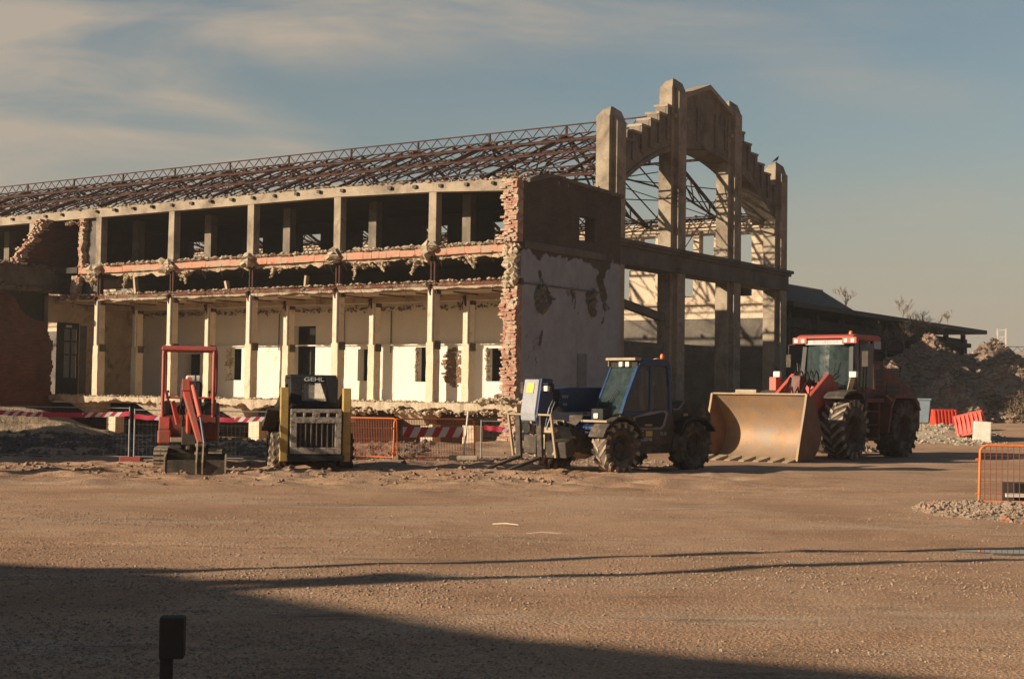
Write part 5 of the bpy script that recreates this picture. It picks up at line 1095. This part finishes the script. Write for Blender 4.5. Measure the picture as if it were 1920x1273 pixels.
# ------------------------------------------------------------------ rubble fields and earth bank
def rub_left(r):
    while True:
        y = r.uniform(34.3, 52); x = r.uniform(-.40*y, -2.5)
        if fbm(x, y, 1, .3, 3) > r.uniform(-.6, .3): return x, y
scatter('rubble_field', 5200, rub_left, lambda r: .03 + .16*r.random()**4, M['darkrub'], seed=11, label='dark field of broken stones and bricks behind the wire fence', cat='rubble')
scatter('gravel_strip', 2600, lambda r: (r.uniform(-4.5, 4), r.gauss(37.8, 1.2)), lambda r: .015 + .05*r.random()**4, M['rubble'], seed=12, label='stony strip along the orange barriers', cat='gravel')
def mound(name, cx, cy, rx, ry, h, m, nz, seed, kind=None, label=None, cat=None, rocks=0, rm=None, rot=0, prof=None, res=70, rsz=(.04, .2)):
    b = MB(); n = res; vs = []; fs = []; ca, sa = math.cos(rot), math.sin(rot)
    def hh(a, c_):
        d = math.hypot(a, c_); k = max(0, 1 - d); k = k**.9 if prof is None else prof(a, c_)
        x = cx + (a*rx*ca - c_*ry*sa); y = cy + (a*rx*sa + c_*ry*ca)
        return x, y, gh(x, y, False) - .25 + (h + .25)*k + nz*min(1, k*4)*fbm(x, y, seed, .8, 5)
    for j in range(n + 1):
        for i in range(n + 1): vs.append(hh(-1 + 2*i/n, -1 + 2*j/n))
    for j in range(n):
        for i in range(n): fs.append((j*(n + 1) + i, j*(n + 1) + i + 1, (j + 1)*(n + 1) + i + 1, (j + 1)*(n + 1) + i))
    b.add(vs, fs); o = b.build(name, m, None, smooth=False, recalc=False); tag(o, label, cat, kind=kind)
    o.data.polygons.foreach_set('use_smooth', [True]*len(o.data.polygons))
    if rocks:
        r = random.Random(seed); b = MB()
        while rocks > 0:
            a, c_ = r.uniform(-1, 1), r.uniform(-1, 1)
            if math.hypot(a, c_) > .98: continue
            x, y, z = hh(a, c_); s = rsz[0] + rsz[1]*r.random()**3; b.rock((x, y, z + s*.2), s, .8, r); rocks -= 1
        rk = b.build('loose_stones', rm or m, o, recalc=False); rk['kind'] = 'stuff'
    return o
def bankprof(a, c_):
    e = sm(-1, -.9, a)*(1 - sm(.15, 1.0, a)); w_ = max(0, 1 - abs(c_)); return e*sm(0, .75, w_)
mound('earth_bank', -21.0, 57.0, 8.2, 4.5, .95, M['earth'], .16, 31, kind='structure', rot=R(-14), prof=bankprof, res=120)
mound('rubble_heap', 21.7, 75.5, 5.6, 6, 4.35, M['rubble'], .34, 41, label='highest heap of crushed rubble behind the wheel loader', cat='rubble heap', rocks=9000, res=80, rsz=(.04, .18))
mound('rubble_heap', 25.6, 77, 5.8, 6, 4.2, M['rubble'], .34, 43, label='broad rubble heap between the highest one and the right edge', cat='rubble heap', rocks=7000, res=80, rsz=(.04, .18))
mound('rubble_heap', 29.8, 78, 6.5, 6.5, 4.3, M['rubble'], .55, 44, label='rubble heap cut by the right edge below the distant gantry', cat='rubble heap', rocks=4000, res=60, rsz=(.05, .2))
mound('rubble_heap', 19.7, 65.6, 2.6, 2.8, 2.1, M['rubble'], .25, 45, label='small rubble heap in front of the taller dark ones', cat='rubble heap', rocks=2500, res=50, rsz=(.04, .14))
mound('rubble_heap', 22.5, 67.0, 4.5, 3.2, 2.6, M['rubble'], .3, 46, label='low dark rubble heap behind the dry bushes', cat='rubble heap', rocks=3500, res=50, rsz=(.04, .16))
mound('gravel_mound', 17.2, 57.8, 3.6, 4.6, .40, M['pale'], .12, 47, label='low pale gravel mound carrying the red plastic barriers', cat='gravel mound', rocks=2600, res=50, rsz=(.02, .10))
mound('rubble_patch', 7.35, 21.9, 1.6, 2.5, .06, M['rubble'], .05, 49, label='patch of pale broken stone under the right orange barrier', cat='rubble patch', rocks=5200, res=60, rsz=(.010, .055), prof=lambda a, c_: sm(0, .45, 1 - math.hypot(a, c_)))
mound('stone_pile', 11.0, 47.5, 1.5, 2.0, .35, M['rubble'], .15, 50, label='small pile of stones seen between the wheels of the loader', cat='stone pile', rocks=700, res=30, rsz=(.03, .1))

# ------------------------------------------------------------------ plastic barriers, bin, block
def water_barrier(x, y, z, rz_, m, label, L_=1.0, h=.8, tilt=0, group='red plastic road barriers'):
    b = MB(); n = 7
    b.prism([(-.24, 0), (.24, 0), (.22, .18), (.10, .55), (.09, h), (-.09, h), (-.10, .55), (-.22, .18)], -L_/2, L_/2, 'y')
    o = b.build('plastic_barrier', m, None, bevel=.03); o.location = (x, y, z); o.rotation_euler = (tilt, 0, rz_); tag(o, label, 'road barrier', group)
    b = MB()
    for k in range(n):
        yy = -L_/2 + L_*(k + .5)/n; b.prism([(-.27, .1), (-.13, h*.95), (-.08, h*.95), (-.2, .1)], yy - .035, yy + .035, 'y'); b.prism([(.27, .1), (.2, .1), (.08, h*.95), (.13, h*.95)], yy - .035, yy + .035, 'y')
    b.build('rib', m, o, bevel=.01); return o
water_barrier(17.5, 58.6, .62, R(100), M['redplas'], 'upright red plastic barrier, the upper of two on the gravel mound', 1.05, .74)
water_barrier(17.85, 56.0, .42, R(58), M['redplas'], 'tilted red plastic barrier sliding down the gravel mound', 1.15, .85, -.25)
b = MB(); b.prism([(-.28, 0), (.28, 0), (.24, .2), (.17, .8), (-.17, .8), (-.24, .2)], -.33, .33, 'y'); b.box(-.31, .31, -.36, .36, 0, .1); o = b.build('barrier_block', M['white'], None, bevel=.04); o.location = (18.05, 55.6, gh(18.0, 55.6) - .02); o.rotation_euler = (0.05, .06, R(75)); tag(o, 'single off-white barrier block standing alone right of the red ones', 'road barrier')
b = MB(); b.prism([(-.2, 0), (.2, 0), (.28, .95), (-.28, .95)], -.26, .26, 'y'); o = b.build('litter_bin', M['binblue'], None, bevel=.03); o.location = (17.6, 62.0, .75); tag(o, 'pale blue plastic bin behind the rear of the loader', 'bin')
b = MB(); b.box(-.31, .31, -.29, .29, .96, 1.04); b.build('lid', M['binblue'], o, bevel=.02)
b = MB(); b.box(-.45, .45, -.3, .3, -.05, .32); o = b.build('dark_box', M['black'], None, bevel=.02); o.location = (8.85, 24.5, .02); tag(o, 'dark open box behind the right orange barrier', 'box')
b = MB(); b.box(-.60, -.30, -.37, -.31, .10, .16); b.build('white_slat', M['offw'], o)
for (x, y, a, l_, lb) in ((.42, 17.9, .1, .42, 'pale thin stick lying on the gravel, the nearer of two'), (-.05, 18.9, -.35, .36, 'pale thin stick lying on the gravel, the farther of two')):
    b = MB(); b.tube([(-l_/2, 0, .02), (0, .01, .035), (l_/2, 0, .025)], [.008, .011, .006], 6); o = b.build('wooden_stick', M['colpl'], None); o.location = (x, y, gh(x, y)); o.rotation_euler = (0, 0, a); tag(o, lb, 'stick', 'sticks on the yard')
# stepping-off puddle
b = MB(); pts = []
for k in range(30):
    t = 2*math.pi*k/30; q = 1 + .3*ns(math.cos(t)*2, math.sin(t)*2, 4); pts.append((6.25 + 1.15*q*math.cos(t), 16.55 + .22*q*math.sin(t)))
b.prism(pts, -.2, max(gh(6.25 + a*.5, 16.55) for a in (-1, 0, 1)) + .012, 'z'); o = b.build('puddle', M['water']); tag(o, kind='structure')
# fence before the gable and two street-like poles
fence_panel(uv2w(-5.5, 10.5), uv2w(-5.5, 15.5), 2.0, M['steel'], 'thin grey wire fence panel in front of the tall gable, left one', 'tall wire fence panels', zb_=.15)
fence_panel(uv2w(-5.5, 15.6), uv2w(-5.5, 20.6), 2.0, M['steel'], 'thin grey wire fence panel in front of the tall gable, behind the loader bucket', 'tall wire fence panels', zb_=.15)

# ------------------------------------------------------------------ bare trees and scrub
def bare_tree(name, x, y, z, h, label, group, seed, spread=.55, cat='tree', n0=4):
    r = random.Random(seed); o = empty(name, (x, y, z)); tag(o, label, cat, group); bt = MB(); bw = MB()
    def grow(p, d, L_, rad, lv):
        k = 4; rad = max(rad, .009); pts = [p]; rs = [rad]; q = Vector(p); dd = Vector(d)
        for i in range(k):
            dd = (dd + Vector((r.uniform(-1, 1), r.uniform(-1, 1), r.uniform(-.2, .6)))*.22).normalized(); q = q + dd*L_/k; pts.append(tuple(q)); rs.append(rad*(1 - .6*(i + 1)/k))
        (bt if lv == 0 else bw).tube(pts, rs, 5, False)
        if lv < 4:
            for i in range(r.randint(2, 4) if lv else n0 + 2):
                a = r.uniform(.35, 1); j = min(k - 1, int(a*k)); b0 = Vector(pts[j]).lerp(Vector(pts[j + 1]), .5)
                nd = (dd + Vector((r.uniform(-1, 1), r.uniform(-1, 1), r.uniform(-.3, .8)))*spread*1.6).normalized(); grow(tuple(b0), nd, L_*r.uniform(.5, .75), rs[j]*.55, lv + 1)
    grow((0, 0, 0), (r.uniform(-.2, .2), 0, 1), h*.5, h*.014 + .014, 0)
    bt.build('trunk', M['bark'], o, recalc=False); bw.build('branches', M['bark'], o, recalc=False); return o
def px(xp, Y): return (xp - 960)/2715.5*Y
for i, (xp, z, h, lb) in enumerate(((1662, 4.6, 2.6, 'small bare tree on the shed ledge nearest the loader cab'), (1697, 4.6, 3.1, 'bare bushy tree left of the highest rubble heap'), (1724, 4.7, 3.6, 'wide bare tree rising behind the highest rubble heap'), (1750, 4.7, 3.9, 'tallest bare tree at the dip of the shed roof'))):
    Y = 84 + i*1.0; bare_tree('bare_tree', px(xp, Y), Y, z - .3, h*.74, lb, 'bare trees on the shed ledge', 60 + i, .8, n0=6)
for i, (v, h, lb) in enumerate(((37.6, 1.9, 'thin bare sapling growing on the shed roof beside the rooflight'), (47.5, 1.6, 'bare sapling on the middle of the shed roof'), (57.0, 1.3, 'brown dry sapling near the right end of the shed roof'))):
    X, Y = uv2w(1.0, v); bare_tree('roof_sapling', X, Y, 6.9, h, lb, 'saplings on the shed roof', 80 + i, .5)
def scrub(x, y, h, seed, label):
    o = bare_tree('scrub_bush', x, y, gh(x, y, False) - .05, h, label, 'dry scrub at the foot of the rubble heaps', seed, .9, 'bush'); r = random.Random(seed); b = MB()
    for k in range(420):
        a = r.uniform(0, 6.28); q = r.random()**.6*h*.4; zz = r.random()*h*.8; c = Vector((q*math.cos(a), q*math.sin(a), zz)); s = r.uniform(.03, .07); d1 = Vector((r.uniform(-1, 1), r.uniform(-1, 1), r.uniform(-1, 1))).normalized()*s; d2 = d1.orthogonal().normalized()*s*.6
        b.add([tuple(c - d1), tuple(c + d2), tuple(c + d1), tuple(c - d2)], [(0, 1, 2, 3)])
    b.build('leaves', M['scrub'], o, recalc=False)
for i, (xp, Y, h, lb) in enumerate(((1845, 66, 1.3, 'low dry bush just right of the off-white barrier block'), (1868, 65, 1.6, 'dry bush with a dark stem, middle of the scrub row'), (1893, 66, 1.5, 'dry bush second from the right edge in the scrub row'), (1916, 64, 1.7, 'dry bush at the right edge under the rubble'))): scrub(px(xp, Y), Y, h, 90 + i, lb)
b = MB(); b.tube([(px(1760, 70), 70, 1.15), (px(1960, 68), 68, 1.15)], .03, 6); 
for k in range(6): X = px(1760 + 36*k, 70); b.tube([(X, 70 - k*.35, .2), (X, 70 - k*.35, 1.2)], .03, 6)
o = b.build('rail_fence', M['steel']); tag(o, 'thin low rail running along the foot of the rubble heaps', 'rail')

# ------------------------------------------------------------------ far right: raised track and gantry
b = MB(); Yg = 300; X0_ = px(1835, Yg); X1_ = px(2100, Yg)
va = empty('raised_track', (0, 0, 0)); tag(va, 'distant pale raised track with railing on the horizon at right', 'viaduct')
b.box(X0_, X1_, Yg, Yg + 4, 11.2, 12.1); b.box(X0_, X1_, Yg, Yg + 4, 9.6, 10.4)
for k in range(9): b.box(X0_ + 1 + 3.4*k, X0_ + 1.6 + 3.4*k, Yg + 1, Yg + 2, 0, 11.2)
b.build('deck', M['pale'], va)
b = MB(); lat = []; x = X0_
while x < X1_: b.beam((x, Yg, 12.1), (x + .9, Yg, 13.1), .1); b.beam((x + .9, Yg, 13.1), (x + 1.8, Yg, 12.1), .1); x += 1.8
b.box(X0_, X1_, Yg - .05, Yg + .05, 13.05, 13.2); b.build('railing', M['dirtm'], va)
ga = empty('signal_gantry', (px(1879, 296), 296, 0)); tag(ga, 'small pale lattice gantry above the distant raised track', 'gantry')
b = MB()
for xx in (-.95, .75): b.box(xx, xx + .25, -.1, .15, 9, 16.6)
for z in (14.8, 16.2): b.box(-.95, 1.0, -.05, .1, z, z + .25)
for k in range(3): b.beam((-.9, 0, 9.5 + 2*k), (.9, 0, 11.5 + 2*k), .12)
b.build('mast', M['white'], ga)
b = MB(); b.beam((-1.0, 0, 12.6), (-3.0, 0, 9.5), .25); b.beam((1.0, 0, 12.8), (3.6, 0, 9.2), .25); b.beam((-2, 0, 11), (2, 0, 11), .2); b.beam((-2.8, 0, 9.8), (3.2, 0, 9.8), .2); b.build('bracing', M['dirtm'], ga)

# ------------------------------------------------------------------ bird on the right pylon
b = MB(); b.tube([(-.16, 0, .10), (-.08, 0, .12), (0, 0, .16), (.07, 0, .23), (.10, 0, .29), (.13, 0, .31), (.17, 0, .30)], [.012, .04, .07, .06, .035, .032, .006], 10)
b.tube([(-.05, .0, .12), (-.16, 0, .06), (-.26, 0, -.02)], [.05, .03, .008], 6); b.tube([(.02, .02, 0), (.02, .02, .12)], .006, 5); b.tube([(.02, -.02, 0), (.02, -.02, .12)], .006, 5)
bx_, by_ = uv2w(.46, 26.02); o = b.build('bird', M['black'], None, smooth=True); o.location = (bx_, by_, 14.31); o.rotation_euler = (0, 0, .3); o.scale = (1, 1, 1); tag(o, 'small dark bird perched on the tip of the right corner pylon', 'bird')

# ------------------------------------------------------------------ foreground post
b = MB(); b.box(-.022, .028, -.025, .025, 0, .70); b.box(-.025, .075, -.04, .04, .62, .79); o = b.build('wooden_post', M['wood'], None, bevel=.006); o.location = (-1.415, 6.05, -.03); o.rotation_euler = (0, .0, .1); tag(o, 'short dark post with a square head in the foreground shadow', 'post')
# weeds beside it
b = MB(); r = random.Random(5)
for k in range(26):
    a = r.uniform(0, 6.28); h = r.uniform(.15, .42); x0, y0 = -1.93 + r.gauss(0, .05), 6.3 + r.gauss(0, .05); b.tube([(x0, y0, 0), (x0 + .3*h*math.cos(a)*.4, y0 + .3*h*math.sin(a)*.4, h*.6), (x0 + h*math.cos(a)*.35, y0 + h*math.sin(a)*.35, h)], [.004, .003, .001], 4, False)
o = b.build('weed_tuft', M['scrub'], None, recalc=False); tag(o, 'faint tuft of dry weeds in the foreground shadow near the post', 'weeds')

# ------------------------------------------------------------------ things outside the frame whose shadows fall into it
SD = Vector((-sd.x, -sd.y)).normalized(); TT = math.tan(SUN_EL)
def back(x, y, h): d = h/TT; return (x - SD.x*d, y - SD.y*d)
H = 6.0
pts = [back(x, y, H) for x, y in ((-9.5, 15.9), (-4.9, 13.95), (-3.6, 13.45), (-2.85, 13.2), (-2.0, 12.15), (.18, 10.12), (1.54, 9.42), (2.64, 8.93), (3.8, 8.0))]
n_ = len(pts); bd = Vector((-.40, -.917))*7
b = MB(); poly = pts + [(pts[-1][0] + bd.x, pts[-1][1] + bd.y), (pts[0][0] + bd.x, pts[0][1] + bd.y)]
b.prism(poly, 0, H, 'z'); o = b.build('neighbour_building', M['wingbrick']); tag(o, 'plain building standing behind and left of the viewer, throwing the foreground shadow', 'building')
# cables, and an added plate shaped for the blob of shadow
def shadow_line(g, h): return [(*back(x, y, h), h) for x, y in g]
A_ = [(-9.0, 13.6), (-5, 13.55), (-2.81, 13.50), (.03, 14.76 - .0), (1.56, 15.35), (3.5, 16.3), (5.95, 17.0), (7.0, 17.4)]
B_ = [(-6, 12.2), (-2.2, 12.75), (-.73, 13.09), (.03, 13.37), (2.05, 14.15), (3.65, 15.0), (5.54, 15.8), (7.2, 16.5)]
b = MB(); b.tube([(p[0], p[1], p[2]) for p in shadow_line(A_, 4.6)], .115, 6); o = b.build('overhead_cable', M['black']); tag(o, 'overhead cable outside the frame casting the farther thin shadow', 'cable', 'overhead cables')
b = MB(); b.tube([(p[0], p[1], p[2]) for p in shadow_line(B_, 4.6)], .115, 6); o = b.build('overhead_cable', M['black']); tag(o, 'overhead cable outside the frame casting the nearer thin shadow', 'cable', 'overhead cables')
b = MB()
prf = [(-2.2, 12.2, 12.7), (-1.7, 12.42, 13.02), (-1.25, 12.62, 13.42), (-.95, 12.78, 13.36), (-.73, 13.02, 13.13)]
P0 = []
for x, ya, yb in prf:
    # outline of the added plate, traced back from its shadow
    P0.append((x, ya, yb))
for (x0, a0, c0), (x1, a1, c1) in zip(P0, P0[1:]):
    q = []
    for x, yy in ((x0, a0), (x1, a1), (x1, c1), (x0, c0)): X, Y = back(x, yy, 6.2); q.append((X, Y, 6.2))
    b.hexa(q + [(p[0], p[1], p[2] + .12) for p in q])
o = b.build('shadow_plate', M['wood']); tag(o, 'unseen plate added outside the frame, shaped so its shadow tapers into the cable shadow', 'shadow caster')
def shadow_block(q0, q1, p0, H_, dep, name, label, cat, m):  # unseen block added along the sun direction to cast a shadow
    SP = Vector((-SD.y, SD.x)); b = MB(); c = [SD*p0 + SP*q0, SD*p0 + SP*q1, SD*(p0 - dep) + SP*q1, SD*(p0 - dep) + SP*q0]
    lo = [(v.x, v.y, -.6) for v in c]; hi = [(v.x, v.y, H_) for v in c]; b.hexa(lo + hi); o = b.build(name, m); tag(o, label, cat); return o
shadow_block(34.9, 56.2, -9, 6.3, 5, 'rubble_shade_block', 'unseen long block added outside the left edge to shade the rubble field', 'shed', M['concd'])
shadow_block(29.7, 30.9, -9.5, 4.3, 1.6, 'shadow_strip_block', 'unseen narrow block added outside the left edge to throw the thin shadow to the excavator', 'added shadow block', M['greyblue'])

for o in list(col.objects):
    if o.name.split('.')[0] in RUB: o['kind'] = 'stuff'

# thin volume over the site, added to lift the darkest tones
b = MB(); b.box(-900, 900, -500, 900, -3, 21)
m = bpy.data.materials.new('shade_lift_volume'); m.use_nodes = True; nt = m.node_tree; nt.nodes.clear()
pv = nt.nodes.new('ShaderNodeVolumePrincipled'); pv.inputs['Color'].default_value = (.9, .88, .84, 1); pv.inputs['Density'].default_value = .00045; pv.inputs['Anisotropy'].default_value = 0
mo = nt.nodes.new('ShaderNodeOutputMaterial'); nt.links.new(pv.outputs[0], mo.inputs['Volume'])
o = b.build('shade_lift_haze', m); tag(o, kind='stuff')
